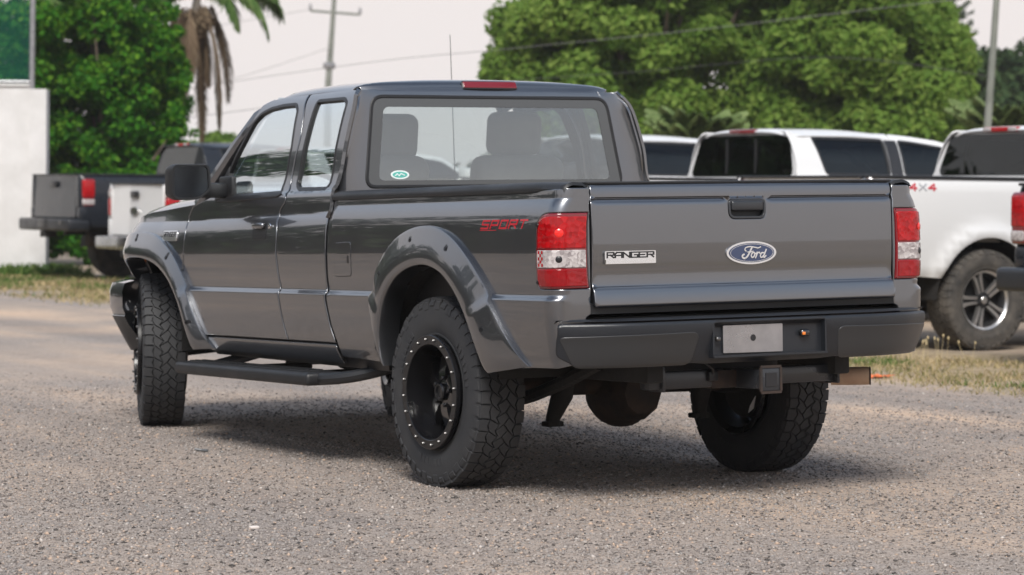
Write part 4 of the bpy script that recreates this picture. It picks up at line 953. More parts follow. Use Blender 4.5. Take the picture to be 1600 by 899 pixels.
def gravel(n, d0, d1, smin, smax):
    u = RNG.random(n*3); d = np.sqrt(d0*d0+u*(d1*d1-d0*d0)); lat = (RNG.random(n*3)*2-1)*(.205*d+1.9)
    fw = np.array([AX_F[0], AX_F[1]]); fw /= np.linalg.norm(fw); rt = np.array([fw[1], -fw[0]])
    xy = CAM[:2]+d[:, None]*fw+lat[:, None]*rt
    # patchy: fewer loose stones on the compacted lanes
    dens_ = .55+.45*np.sin(xy[:, 0]*2.3+1.7*np.sin(xy[:, 1]*1.1))*np.sin(xy[:, 1]*1.9+.8*np.sin(xy[:, 0]*1.7))
    keep = RNG.random(n*3) < np.clip(.45+.55*dens_, .2, 1)*np.clip((17.5-d)/8., 0, 1)*np.clip((d-d0)/.9, 0, 1)*np.clip(1-(np.abs(lat)-.205*d-.2)/1.7, 0, 1); xy = xy[keep][:n]; n = len(xy)
    s = smin+(smax-smin)*RNG.random(n)**2.6
    oct_ = np.array([(1, 0, 0), (0, 1, 0), (-1, 0, 0), (0, -1, 0), (0, 0, 1), (0, 0, -1)], float)
    tri = np.array([(0, 1, 4), (1, 2, 4), (2, 3, 4), (3, 0, 4), (1, 0, 5), (2, 1, 5), (3, 2, 5), (0, 3, 5)])
    V = oct_[None]*(.65+.7*RNG.random((n, 6, 1))); V = V+RNG.normal(0, .22, (n, 6, 3))
    a = RNG.random(n)*6.283; c, sn = np.cos(a), np.sin(a)
    V = np.stack([V[..., 0]*c[:, None]-V[..., 1]*sn[:, None], V[..., 0]*sn[:, None]+V[..., 1]*c[:, None], V[..., 2]*(.45+.3*RNG.random((n, 1)))], -1)*s[:, None, None]
    V[..., 0] += xy[:, 0:1]; V[..., 1] += xy[:, 1:2]; V[..., 2] += s[:, None]*.18
    F = (np.arange(n)[:, None, None]*6+tri[None]).reshape(-1, 3)
    return V.reshape(-1, 3), F
V, F = gravel(175000, 6.9, 17.5, .0028, .0096)
tag(np_mesh('gravel', V, F, 'gravel_stone'), 'loose grey and tan gravel spread over the yard', 'gravel', kind='stuff')

# ------------------------------------------------------------------ grass and weeds
leafmat('grass_blade', (.14, .15, .05), (.34, .28, .14), (.50, .39, .23), .3)
leafmat('grass_green', (.05, .12, .02), (.09, .17, .035), (.20, .24, .08), .35)
def blades(n, x0, x1, y0, y1, h0, h1, fn, w=.006):
    x = x0+(x1-x0)*RNG.random(n); y = y0+(y1-y0)*RNG.random(n); k = RNG.random(n) < fn(x, y); x, y = x[k], y[k]; n = len(x)
    h = h0+(h1-h0)*RNG.random(n)**1.5; a = RNG.random(n)*6.283; ln = RNG.normal(0, .5, (n, 2))*h[:, None]; wv = w*(.6+.8*RNG.random(n))
    dx, dy = np.cos(a)*wv, np.sin(a)*wv
    z = np.zeros(n)
    V = np.stack([np.stack([x-dx, y-dy, z], 1), np.stack([x+dx, y+dy, z], 1), np.stack([x+dx*.7+ln[:, 0]*.4, y+dy*.7+ln[:, 1]*.4, h*.6], 1), np.stack([x+ln[:, 0], y+ln[:, 1], h], 1)], 1)
    F = (np.arange(n)[:, None]*4+np.array([0, 1, 2, 3])).reshape(-1, 4)
    return V.reshape(-1, 3), F
pat = lambda x, y: np.clip(.5+.6*np.sin(x*3.1+1.3*np.sin(y*1.7))*np.sin(y*2.3+1.1*np.sin(x*2.9)), 0.05, 1)
edge = lambda x, c: np.clip(1-np.abs(x-c)/1.35, 0, 1)
V1 = blades(60000, 4.6, 7.4, 2.6, 12., .008, .045, lambda x, y: pat(x, y)*edge(x+.25*np.sin(y*2.1), 6.0), .0045)
V2 = blades(60000, 4.3, 8.2, 12., 29., .02, .07, lambda x, y: pat(x*.7, y*.7)*np.clip(1-np.abs(x-6.2)/2.0, 0, 1), .009)
tag(np_mesh('dry_grass', np.concatenate([V1[0], V2[0]]), np.concatenate([V1[1], V2[1]+len(V1[0])]), 'grass_blade'), 'short dry grass along the edge of the parked row', 'grass', kind='stuff')
V1 = blades(60000, 4.8, 7.4, 2.6, 12., .01, .05, lambda x, y: np.clip(2.0*pat(x*.8+2, y*.8+1)-1.45, 0, 1)*edge(x, 6.1), .005)
V2 = blades(50000, 4.6, 8.6, 12., 30., .02, .07, lambda x, y: np.clip(2.*pat(x*.6+2, y*.5+1)-.9, 0, 1)*np.clip(1-np.abs(x-6.6)/2.0, 0, 1), .010)
V3 = blades(2500, 7.0, 8.4, 27.2, 28.6, .05, .2, lambda x, y: np.clip(1.2-np.abs(x-7.8)/.7, 0, 1), .02)
n1, n2 = len(V1[0]), len(V2[0])
tag(np_mesh('green_grass', np.concatenate([V1[0], V2[0], V3[0]]), np.concatenate([V1[1], V2[1]+n1, V3[1]+n1+n2]), 'grass_green'), 'green weeds growing through the dry grass by the parked row', 'grass', kind='stuff')
# seed heads by the white pickup's wheel
a = Acc()
for i in range(26):
    p = np.array([6.55+.5*random.random(), 6.1+1.1*random.random(), 0]); q = p+np.array([random.gauss(0, .03), random.gauss(0, .03), .10+.10*random.random()])
    a.add(tube([p, q], [.0016, .0012], 4)); a.add(tube([q, q+np.array([0, 0, .012]), q+np.array([0, 0, .026])], [.003, .008, .002], 5))
mat('seed', (.52, .42, .24), .8)
tag(mk('seed_heads', a.V, a.F, 'seed'), 'pale seed heads on thin stalks beside the white pickup wheel', 'weeds', kind='stuff')
# litter
mat('strip_grey', (.11, .115, .12), .5)
c = at(315, 706, 1.); d_ = c-CAM; c = CAM-d_*CAM[2]/d_[2]
tag(mk('metal_strip', *tube([c+AX_R*-.032+np.array([0, 0, .012]), c+np.array([0, 0, .007]), c+AX_R*.030+AX_F*-.03+np.array([0, 0, .007])], .006, 6), 'strip_grey'), 'short dark grey strip lying on the gravel beside the running board', 'scrap')
mat('orange_cloth', (.72, .17, .05), .7)
d_ = at(1372, 591, 1.)-CAM; c = CAM-d_*CAM[2]/d_[2]; P = [[c+np.array([i*.028-.10, j*.03-.06, .010+.016*random.random()]) for j in range(5)] for i in range(8)]
V, F = grid(P); o = mk('orange_scrap', V, F, 'orange_cloth'); o.modifiers.new('thick', 'SOLIDIFY').thickness = .004
tag(o, 'crumpled orange scrap lying at the gravel edge near the exhaust', 'scrap')
mat('pale_stone', (.62, .56, .52), .8)
d_ = at(397, 826, 1.)-CAM; c = CAM-d_*CAM[2]/d_[2]
tag(mk('flat_stone', *rbox(c+np.array([0, 0, .004]), (.034, .022, .010), .004, 2), 'pale_stone'), 'pale flat pebble lying alone on the gravel', 'stone')

# ------------------------------------------------------------------ wall, screen, poles, wires
mat('white_wall', (.62, .61, .605), .85, col2=(.52, .51, .50), nscale=2.2, bump=(7, .2, .02))
mat('galvanised', (.34, .34, .35), .45, .7, col2=(.25, .25, .26), nscale=12)
mat('concrete_pole', (.19, .20, .175), .85, col2=(.13, .14, .12), nscale=3)
RH = np.array([AX_R[0], AX_R[1], 0]); RH /= np.linalg.norm(RH); FH = np.array([AX_F[0], AX_F[1], 0]); FH /= np.linalg.norm(FH)
DW = 39.3; w0_ = gnd(71, DW)
def wbox(s0, s1, d0, d1, z0, z1):
    q = [w0_+RH*s+FH*d for s, d in ((s0, d0), (s1, d0), (s1, d1), (s0, d1))]
    return [(p[0], p[1], z0) for p in q]+[(p[0], p[1], z1) for p in q], [(0, 1, 2, 3), (4, 5, 6, 7), (0, 1, 5, 4), (1, 2, 6, 5), (2, 3, 7, 6), (3, 0, 4, 7)]
wl = empty('boundary_wall', tuple(w0_)); tag(wl, 'white rendered boundary wall with an end pier beside the black pickup', 'wall')
def wpart(nm, vf, m, root): V, F = vf; return mk(nm, [np.array(v)-np.array(root.location) for v in V], F, m, root)
wpart('wall_panel', wbox(-4.2, -.245, .05, .22, 0, 2.74), 'white_wall', wl); wpart('pier', wbox(-.245, 0, 0, .26, 0, 2.70), 'white_wall', wl); wpart('coping', wbox(-4.2, -.25, .02, .25, 2.74, 2.775), 'white_wall', wl)
m = bpy.data.materials.new('shade_net'); m.use_nodes = True; t = m.node_tree; t.nodes.clear(); o_ = NN(t, 'ShaderNodeOutputMaterial'); tr = NN(t, 'ShaderNodeBsdfTransparent'); df = NN(t, 'ShaderNodeBsdfDiffuse'); df.inputs[0].default_value = (.015, .10, .075, 1); mx = NN(t, 'ShaderNodeMixShader'); mx.inputs[0].default_value = .24
t.links.new(tr.outputs[0], mx.inputs[1]); t.links.new(df.outputs[0], mx.inputs[2]); t.links.new(mx.outputs[0], o_.inputs[0]); MAT['shade_net'] = m
sf = empty('screen_fence', tuple(w0_)); tag(sf, 'green shade net on a galvanised post above the white wall', 'fence')
pb = w0_-RH*.235+FH*.12
wpart('post', tube([pb+np.array([0, 0, 2.6]), pb+np.array([.02, 0, 5.2])], .042, 12), 'galvanised', sf)
pb2 = pb-RH*3.2; wpart('post', tube([pb2+np.array([0, 0, 2.6]), pb2+np.array([0, 0, 5.2])], .042, 12), 'galvanised', sf)
wpart('shade_net', wbox(-4.1, -.26, .12, .124, 2.775, 4.7), 'shade_net', sf)
wpart('rail', tube([pb+np.array([0, 0, 2.81]), pb2+np.array([0, 0, 2.81])], .02, 8), 'galvanised', sf)
# utility pole with cross-arm
def pole(nm, label, px_b, depth, path, r0, r1):
    g = gnd(px_b, depth); r = empty(nm, tuple(g)); tag(r, label, 'utility pole')
    mk('shaft', *tube([np.zeros(3)]+[np.array(p)-g for p in path], [r0*1.25]+list(np.linspace(r0, r1, len(path))), 12), 'concrete_pole', r); return r, g
D1 = 105.
pr, pg = pole('utility_pole', 'tall utility pole with a cross-arm rising beyond the grey pickup', 508, D1, [at(513, 130, D1), at(518, 60, D1), at(522.5, -6, D1)], .125, .085)
ca, cb = at(485, 17, D1), at(562.5, 23, D1)
mk('cross_arm', *tube([ca-pg, cb-pg], .05, 8), 'concrete_pole', pr)
for p in (ca, cb): mk('insulator', *tube([p-pg, p-pg+np.array([0, 0, .12]), p-pg+np.array([0, 0, .28])], [.05, .07, .04], 8), 'galvanised', pr)
mk('pole_clamp', *rbox(at(514.5, 103, D1)-pg, (.42, .3, .25), .04), 'galvanised', pr)
D2 = 42.
pr2, pg2 = pole('utility_pole', 'slim leaning utility pole standing over the white pickups', 1537, D2, [at(1543, 200, D2), at(1550, 100, D2), at(1557, 0, D2), at(1563, -90, D2)], .062, .045)
mat('wire', (.05, .05, .05), .6); mat('wire_pale', (.40, .39, .38), .6); mat('wire_mid', (.17, .17, .165), .7)
def wire(label, pts, r, m):
    pts = spline(pts, 10); tag(mk('power_line', *tube(pts, r, 5), m), label, 'wire')
wire('thin power line crossing in front of the broad green trees', [at(-150, 205, 60), at(500, 108, 50), at(790, 77, 46), at(1060, 50, 44), at(1300, 22, 43), at(1557.5, -8, 41.95)], .005, 'wire_mid')
wire('lower power line sagging in front of the broad green trees', [at(-150, 245, 60), at(560, 150, 48), at(1000, 112, 45), at(1300, 90, 43), at(1548.6, 120, 41.95)], .005, 'wire')
wire('faint overhead wire ending at the cross-arm tip by the sky', [at(-300, 120, 70), at(200, 62, 95), at(485, 15, 105)], .014, 'wire_pale')
wire('faint overhead wire leaving the pole below the cross-arm', [at(-300, 210, 80), at(250, 150, 95), at(516, 75, 104.9)], .014, 'wire_pale')

# ------------------------------------------------------------------ vegetation
mat('bark', (.17, .13, .10), .9, col2=(.09, .07, .055), nscale=6, bump=(20, .6, .03)); mat('palm_bark', (.27, .235, .20), .9, col2=(.17, .145, .12), nscale=9, bump=(25, .5, .02))
leafmat('leaf_light', (.115, .215, .034), (.18, .30, .05), (.28, .39, .085), .58)
leafmat('leaf_bush', (.018, .10, .006), (.045, .19, .010), (.15, .31, .022), .42)
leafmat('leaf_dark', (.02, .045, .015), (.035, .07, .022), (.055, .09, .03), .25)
leafmat('leaf_palm', (.05, .11, .025), (.09, .16, .04), (.16, .22, .08), .35)
leafmat('leaf_palm_pale', (.14, .21, .07), (.22, .30, .11), (.31, .38, .17), .45)
leafmat('leaf_dead', (.11, .075, .05), (.19, .135, .09), (.30, .23, .15), .2)
def lumps_leaves(lumps, n, size, asp=.5, shell=.55, updir=.5):
    """leaf blades spread through a set of ellipsoidal sprays; lumps: (x,y,z,rx,ry,rz)"""
    Lm = np.array(lumps, float); wgt = (Lm[:, 3]*Lm[:, 4]+Lm[:, 3]*Lm[:, 5]+Lm[:, 4]*Lm[:, 5]); k = RNG.choice(len(Lm), n, p=wgt/wgt.sum())
    d = RNG.normal(size=(n, 3)); d /= np.linalg.norm(d, axis=1)[:, None]; r = shell+(1.08-shell)*RNG.random(n)**.7
    c = Lm[k, :3]+d*Lm[k, 3:]*r[:, None]
    nn = d*.6+np.array([0, 0, updir])+RNG.normal(0, .55, (n, 3)); nn /= np.linalg.norm(nn, axis=1)[:, None]
    t = np.cross(nn, RNG.normal(size=(n, 3))); t /= np.linalg.norm(t, axis=1)[:, None]; b = np.cross(nn, t)
    s = size*(.55+.9*RNG.random(n))[:, None]
    V = np.stack([c-t*s, c+b*s*asp-nn*s*.12, c+t*s*1.0-nn*s*.25, c-b*s*asp-nn*s*.12], 1)
    return V.reshape(-1, 3), (np.arange(n)[:, None]*4+np.array([0, 1, 2, 3])).reshape(-1, 4)
def limb_tree(nm, label, base, lumps, nleaf, size, lm, trunk_r, cat='tree', asp=.5, shell=.5, group=None, nlimb=14):
    r = empty(nm, tuple(base)); tag(r, label, cat, group); B = np.array(base)
    V, F = lumps_leaves(lumps, nleaf, size, asp, shell); np_mesh('crown', V-B, F, lm, r)
    Lm = np.array(lumps); top = Lm[:, 2].max(); fk = np.array([Lm[:, 0].mean()-B[0], Lm[:, 1].mean()-B[1], 0])*.4+np.array([0, 0, max(.5, (Lm[:, 2].min()+top)*.22)])
    mk('trunk', *tube([(0, 0, -.05), fk*.5+np.array([.06, 0, 0]), fk], [trunk_r*1.25, trunk_r, trunk_r*.85], 10), 'bark', r)
    for q in RNG.permutation(len(Lm))[:nlimb]:
        e = Lm[q, :3]-B; m_ = fk*.45+e*.55+np.array([0, 0, -.15*np.linalg.norm(e-fk)])*.5
        mk('limb', *tube(spline([fk*.96, m_, e], 4), list(np.linspace(trunk_r*.55, trunk_r*.10, 9)), 6), 'bark', r)
    return r
def crown_lumps(cx, depth, x0, x1, z_prof, n, r0, r1, dd):
    """sprays filling a crown whose outline is given in photo columns: z_prof = [(px, zlow, ztop)]"""
    o = []; P = np.array(z_prof)
    while len(o) < n:
        px = random.uniform(x0, x1); zl = np.interp(px, P[:, 0], P[:, 1]); zt = np.interp(px, P[:, 0], P[:, 2]); z = random.uniform(zl, zt)
        e = 2*(px-x0)/(x1-x0)-1; dp = depth+dd*random.uniform(-1, 1)*math.sqrt(max(.05, 1-e*e)); r = random.uniform(r0, r1)
        g = gnd(px, dp); o.append((g[0], g[1], z, r, r, r*random.uniform(.65, .9)))
    return o
DT = 52.
limb_tree('broad_tree', 'broad light green tree with its crown edge against open sky beyond the cab', gnd(1010, DT+1), crown_lumps(0, DT, 800, 1190, [(790, 3.6, 4.6), (830, 2.6, 5.0), (880, 2.0, 5.6), (950, 1.5, 6.6), (1190, 1.4, 7.2)], 270, .26, .66, 2.3), 125000, .082, 'leaf_light', .24, shell=.6)
limb_tree('broad_tree', 'broad light green tree rising behind the white crew cab pickup', gnd(1340, DT-1), crown_lumps(0, DT-1, 1195, 1490, [(1190, 1.6, 7.2), (1300, 1.3, 6.9), (1400, 1.4, 5.6), (1460, 1.6, 4.7), (1500, 2.0, 3.9)], 230, .26, .64, 2.2), 105000, .082, 'leaf_light', .24, shell=.6)
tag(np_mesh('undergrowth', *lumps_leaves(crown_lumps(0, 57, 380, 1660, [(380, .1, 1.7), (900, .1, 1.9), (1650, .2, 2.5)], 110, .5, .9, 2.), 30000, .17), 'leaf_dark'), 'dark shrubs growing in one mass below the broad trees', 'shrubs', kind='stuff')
limb_tree('leafy_bush', 'dense glossy green bush growing behind the black pickup by the wall', gnd(165, 45.5), crown_lumps(0, 45.5, 66, 268, [(50, .2, 3.9), (90, .2, 4.25), (180, .2, 4.35), (240, .2, 4.1), (275, .8, 3.5)], 230, .20, .40, .8)+crown_lumps(0, 45, 255, 288, [(250, 1.2, 3.3), (290, 1.3, 2.8)], 14, .12, .22, .3)+crown_lumps(0, 45, 60, 285, [(50, 3.3, 4.5), (120, 3.9, 4.75), (200, 3.9, 4.8), (285, 2.6, 4.2)], 46, .09, .2, .7)+crown_lumps(0, 44.8, 262, 305, [(262, 1.9, 3.4), (305, 2.2, 2.9)], 12, .07, .15, .3), 88000, .055, 'leaf_bush', .09, 'bush', .55)
limb_tree('leafy_bush', 'soft green bush seen through the green shade net', gnd(0, 44.5), crown_lumps(0, 44.5, -80, 60, [(-80, .5, 4.6), (60, .3, 4.0)], 70, .25, .45, .7), 22000, .065, 'leaf_bush', .09, 'bush', .55)
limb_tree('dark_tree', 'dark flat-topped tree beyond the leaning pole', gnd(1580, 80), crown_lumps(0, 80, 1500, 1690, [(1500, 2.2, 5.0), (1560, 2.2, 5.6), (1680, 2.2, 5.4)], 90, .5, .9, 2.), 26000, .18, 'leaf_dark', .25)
limb_tree('distant_tree', 'small distant green tree between the palm and the cab', gnd(345, 75), crown_lumps(0, 75, 300, 385, [(300, .8, 2.7), (345, .8, 2.9), (385, .8, 2.5)], 26, .3, .55, 1.), 9000, .12, 'leaf_light', .12)
# conifer with drooping tiers
def conifer():
    D = 95.; b = gnd(1474, D); r = empty('norfolk_pine', tuple(b)); r.name = 'conifer'; tag(r, 'dark tiered conifer standing behind the broad trees', 'tree')
    mk('trunk', *tube([(0, 0, 0), (0, 0, 6), (.05, 0, 10.5)], [.2, .13, .04], 8), 'bark', r)
    Vs, Fs, n0 = [], [], 0
    for z in np.arange(4.5, 10.4, .36):
        L = 1.25*(1-(z-4.5)/7.5)+.15
        for k in range(7):
            a = k*.8976+z*1.3; tp = np.array([math.cos(a)*L, math.sin(a)*L, .22*L])
            for q in np.linspace(.15, 1, 9):
                p = np.array([0, 0, z])+tp*q+np.array([0, 0, -.15*math.sin(q*3.1)])
                V, F = lumps_leaves([(p[0], p[1], p[2], .09, .09, .07)], 14, .075, .25); Vs.append(V); Fs.append(F+n0); n0 += len(V)
    np_mesh('crown', np.concatenate(Vs), np.concatenate(Fs), 'leaf_dark', r)
conifer()
def frond(o, d, L, droop, wleaf, nl, lean=0.):
    """one feather palm frond: V,F of leaflets, and the rib path"""
    d = np.array(d, float); d /= np.linalg.norm(d); P = [np.array(o, float)]; st = L/14; v = d.copy()
    for i in range(14):
        v = v+np.array([0, 0, -droop/14*(.4+i*.12)]); v /= np.linalg.norm(v); P.append(P[-1]+v*st)
    P = np.array(P); V, F = [], []; s0_ = np.cross(d+AX_F*.35, [0, 0, 1.]); s0_ /= np.linalg.norm(s0_)+1e-9
    for q in np.linspace(.12, 1., nl):
        i = min(13, int(q*14)); f = q*14-i; p = P[i]*(1-f)+P[min(i+1, 14)]*f; t = P[min(i+1, 14)]-P[i]; t /= np.linalg.norm(t)+1e-9
        s = s0_-t*(s0_ @ t); s /= np.linalg.norm(s)+1e-9
        for sg in (-1, 1):
            l = wleaf*(math.sin(.35+q*2.5))*random.uniform(.8, 1.15); e = s*sg*.8+t*.55+np.array([0, 0, -.35-random.uniform(0, .45)-lean]); e /= np.linalg.norm(e)
            wd = np.cross(e, t); wd = wd/(np.linalg.norm(wd)+1e-9)*.012+t*.036; n = len(V)
            V += [p-wd, p+wd, p+e*l*.6+wd*.8, p+e*l+np.array([0, 0, -.12*l])]; F.append((n, n+1, n+2, n+3))
    return np.array(V), np.array(F), P
def palm(label, base, path, rad, fr, dead=(), leaf='leaf_palm', dead_l='leaf_dead', extra=None, group=None):
    r = empty('palm_tree', tuple(base)); tag(r, label, 'palm tree', group); B = np.array(base)
    mk('trunk', *tube(spline([np.array(p)-B for p in path], 6), list(np.linspace(rad*1.15, rad*.8, 6*(len(path)-1)+1)), 10), 'palm_bark', r)
    top = np.array(path[-1])-B
    for (d, L, dr, wl_) in fr:
        V, F, P = frond(top, d, L, dr, wl_, 84); o = np_mesh('frond', V, F, leaf, r); mk('rib', *tube(P, list(np.linspace(.022, .004, 15)), 5), 'leaf_palm', o)
    for (o_, d, L, dr, wl_) in dead:
        V, F, P = frond(np.array(o_)-B, d, L, dr, wl_, 110, .12); o = np_mesh('dead_frond', V, F, dead_l, r); mk('rib', *tube(P, list(np.linspace(.03, .006, 15)), 5), 'leaf_dead', o)
    if extra is not None: V, F = extra; np_mesh('fibre_tuft', V-B, F, 'leaf_dead', r)
    return r
DP = 47.
pth = [gnd(243, DP), at(257, 262, DP), at(270, 200, DP), at(285, 130, DP), at(297, 60, DP), at(310, -12, DP)]
def dirs(*l): return [(AX_R*a+np.array([0, 0, b])+AX_F*c, L, dr, w) for a, b, c, L, dr, w in l]
tp = pth[-1]
palm('tall palm with hanging brown dead fronds beside the leafy bush', pth[0], pth, .085,
     dirs((-.9, .25, 0, 1.5, 2.3, .45), (-.6, .4, .4, 1.6, 2.2, .45), (.6, .25, -.4, 1.3, 2.6, .45), (.90, .42, -.15, 1.75, 2.5, .52), (.75, .65, .25, 1.9, 2.3, .5), (.5, 1.1, .5, 1.9, 1.9, .45), (-.8, .9, .1, 1.9, 2.0, .45), (-.3, 1.2, -.6, 1.8, 1.7, .42), (.15, 1.3, .2, 1.7, .9, .42), (-.9, .5, .6, 1.8, 2.0, .42), (.7, .9, .8, 1.8, 1.9, .42)),
     [(at(300+ox, 12+oy, DP)+AX_F*f, AX_R*a+AX_F*f+np.array([0, 0, -.5]), L, 2.6, w) for ox, oy, f, a, L, w in ((22, 0, -.1, .16, 2.15, .34), (14, 5, .1, .10, 1.3, .28), (-6, 8, -.1, -.05, 1.9, .28), (-22, 0, .1, -.22, 1.35, .34), (-30, 4, -.1, -.35, 1.0, .30), (6, 10, .1, .05, 2.2, .26), (28, -4, .1, .24, 1.7, .34), (-12, 2, -.15, -.12, 2.3, .26), (0, 4, -.2, 0, 1.2, .32))],
     extra=lumps_leaves([(*at(300, 34, DP), .34, .25, .22), (*at(292, 52, DP), .28, .22, .24), (*at(318, 30, DP), .22, .2, .22), (*at(283, 80, DP), .16, .16, .25)], 2600, .11, .10, .3))
def ringf(n, L, dr, w, z0=.7, zz=.5): return [(np.array([math.cos(6.283*k/n+.3*(k % 2)), math.sin(6.283*k/n+.3*(k % 2)), z0+zz*((k*7) % 5)/5]), L*random.uniform(.85, 1.1), dr, w) for k in range(n)]
def splam(label, px, py, D, n, L, dr, w, rad=.07, z0=.7, leaf='leaf_palm', group=None):
    tpp = at(px, py, D); g = gnd(px, D); palm(label, g, [g, (g*.4+tpp*.6+AX_R*.05), tpp], rad, ringf(n, L, dr, w, z0), leaf=leaf, group=group)
splam('green palm whose arching fronds show above the leafy bush', 150, 2, 50, 16, 1.3, 1.7, .34)
splam('green palm rising behind the green shade net', 12, 25, 48, 13, 1.3, 1.9, .30)
splam('low feathery palm in front of the broad trees beside the cab', 1088, 236, 40, 34, .95, .75, .26, .06, 1.0, leaf='leaf_palm_pale')
splam('feathery palm at the foot of the leaning pole', 1572, 226, 44, 34, 1.15, .75, .28, .07, 1.0, leaf='leaf_palm_pale')
# hills and the trees around the rest of the yard
mat('hill_green', (.20, .25, .17), .95, col2=(.15, .20, .13), nscale=.02)
P = []
for i in range(81):
    px = -900+i*45; row = []
    for k, (D, f) in enumerate(((420, 0), (520, .75), (640, 1.0), (800, .5))):
        g = gnd(px, D); row.append((g[0], g[1], -1+f*(11+5*math.sin(i*.31)+3*math.sin(i*.83+1)+1.2*math.sin(i*2.1)+(6 if 4 < i < 30 else 0)*.4)))
    P.append(row)
tag(mk('hills', *grid(np.array(P)), 'hill_green'), kind='structure')
ring = []
for i in range(400):
    a = math.radians(random.uniform(88, 288)); R_ = random.uniform(38, 52) if a < math.radians(200) else random.uniform(60, 78)
    hgt = random.uniform(5, 10.5)*(.65+.35*math.sin(a*11)) if a < math.radians(200) else random.uniform(1.5, 5.5); r = random.uniform(1.2, 2.4)
    ring.append((R_*math.cos(a), R_*math.sin(a), hgt*random.random(), r, r, r*.8))
for i in range(110):
    a = math.radians(random.uniform(100, 168)); R_ = random.uniform(36, 44); r = random.uniform(1.0, 2.2); ring.append((R_*math.cos(a), R_*math.sin(a), 10.5*random.random()**.8*(.75+.25*math.sin(a*19)), r, r, r*.8))
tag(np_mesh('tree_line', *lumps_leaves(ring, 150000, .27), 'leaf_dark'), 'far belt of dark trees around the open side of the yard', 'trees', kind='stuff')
# ================================================================== parked pickups in the row behind
mat('white_paint', (.65, .648, .645), .35, 0., .8, rvar=.05); mat('black_paint', (.010, .012, .016), .3, 0., .35, spec=.3, rvar=.05); mat('navy_paint', (.012, .015, .021), .3, 0., .35, spec=.3, rvar=.05)
mat('alloy', (.62, .61, .60), .28, .9); mat('alloy_dark', (.03, .03, .032), .4, .3); mat('tyre_dusty', (.035, .033, .031), .85, col2=(.10, .088, .075), nscale=7, bump=(90, .4, .004))
mat('chrome_bumper', (.34, .35, .36), .25, .8, rvar=.1); mat('pillar_black', (.02, .02, .022), .3)
def bg_wheel(root, loc, left, R, W, alloy, spin):
    key = 'bw%d%d%d' % (R*1000, W*1000, alloy); rb = R*.57
    ty = share('ty'+key, lambda: mk('tyre', *tyre_vf(R, W, rb, 'MT'), 'tyre_dusty', ang=28, mesh_only=True))
    h = W/2
    rim = share('rm'+key, lambda: mk('rim', *Acc().add(revolve([(rb-.004, -h*.7), (rb-.02, -h*.5), (rb-.03, h*.2), (rb-.022, h*.62), (rb-.008, h*.74), (rb+.004, h*.80), (rb+.006, h*.74)], 48)).add(revolve([(rb-.03, h*.1), (.02, h*.1)], 48)).vf, 'alloy_dark' if True else '', mesh_only=True))
    w = inst('wheel', rim, root, wheel_matrix(loc, left, 0, spin)); inst('tyre', ty, w)
    def lip(): return mk('rim_lip', *Acc().add(revolve([(rb-.016, h*.66), (rb-.010, h*.76), (rb+.003, h*.82), (rb+.005, h*.78)], 48)).vf, 'alloy', mesh_only=True)
    if alloy: inst('rim_lip', share('lp'+key, lip), w)
    def sp():
        a = Acc()
        for sg in (-1, 1):
            P = np.array([[(x, yy, r) for yy, x in ((y0, xx-.03), (y0+.004*sg, xx), (y1-.004*sg, xx), (y1, xx-.03))] for r, y0, y1, xx in ((.055, sg*.003, sg*.034, h*.62), (rb*.5, sg*.005, sg*.036, h*.66), (rb*.78, sg*.010, sg*.044, h*.68), (rb-.012, sg*.018, sg*.062, h*.68))]); a.add(grid(P))
        return mk('spoke', *a.vf, 'alloy' if alloy else 'alloy_dark', mesh_only=True)
    def spb():
        P = np.array([[(x, yy, r) for yy, x in ((-y1, xx-.03), (-y1*.9, xx), (y1*.9, xx), (y1, xx-.03))] for r, y1, xx in ((.05, .03, h*.56), (rb*.6, .035, h*.58), (rb-.02, .05, h*.55))]); return mk('spoke_core', *grid(P), 'alloy_dark', mesh_only=True)
    for k in range(5):
        M = Matrix.Rotation(k*2*math.pi/5, 4, 'X'); inst('spoke', share('sp'+key, sp), w, M); inst('spoke_core', share('sb'+key, spb), w, M)
    inst('hub_cap', share('hb'+key, lambda: mk('hub_cap', *Acc().add(revolve([(.07, h*.50), (.066, h*.62), (.04, h*.66), (.036, h*.72), (.001, h*.73)], 24)).vf, 'alloy_dark', mesh_only=True)), w)
    inst('cap_disc', share('cd'+key, lambda: mk('cap_disc', *Acc().add(revolve([(.030, h*.72), (.026, h*.745), (.001, h*.75)], 20)).vf, 'alloy', mesh_only=True)), w)
    for k in range(6):
        t = k*math.pi/3; inst('wheel_nut', share('nt'+key, lambda: mk('wheel_nut', *revolve([(.011, 0), (.010, .018), (.001, .02)], 6), 'alloy_dark', mesh_only=True)), w, Matrix.Translation((h*.60, .052*math.cos(t), .052*math.sin(t))))
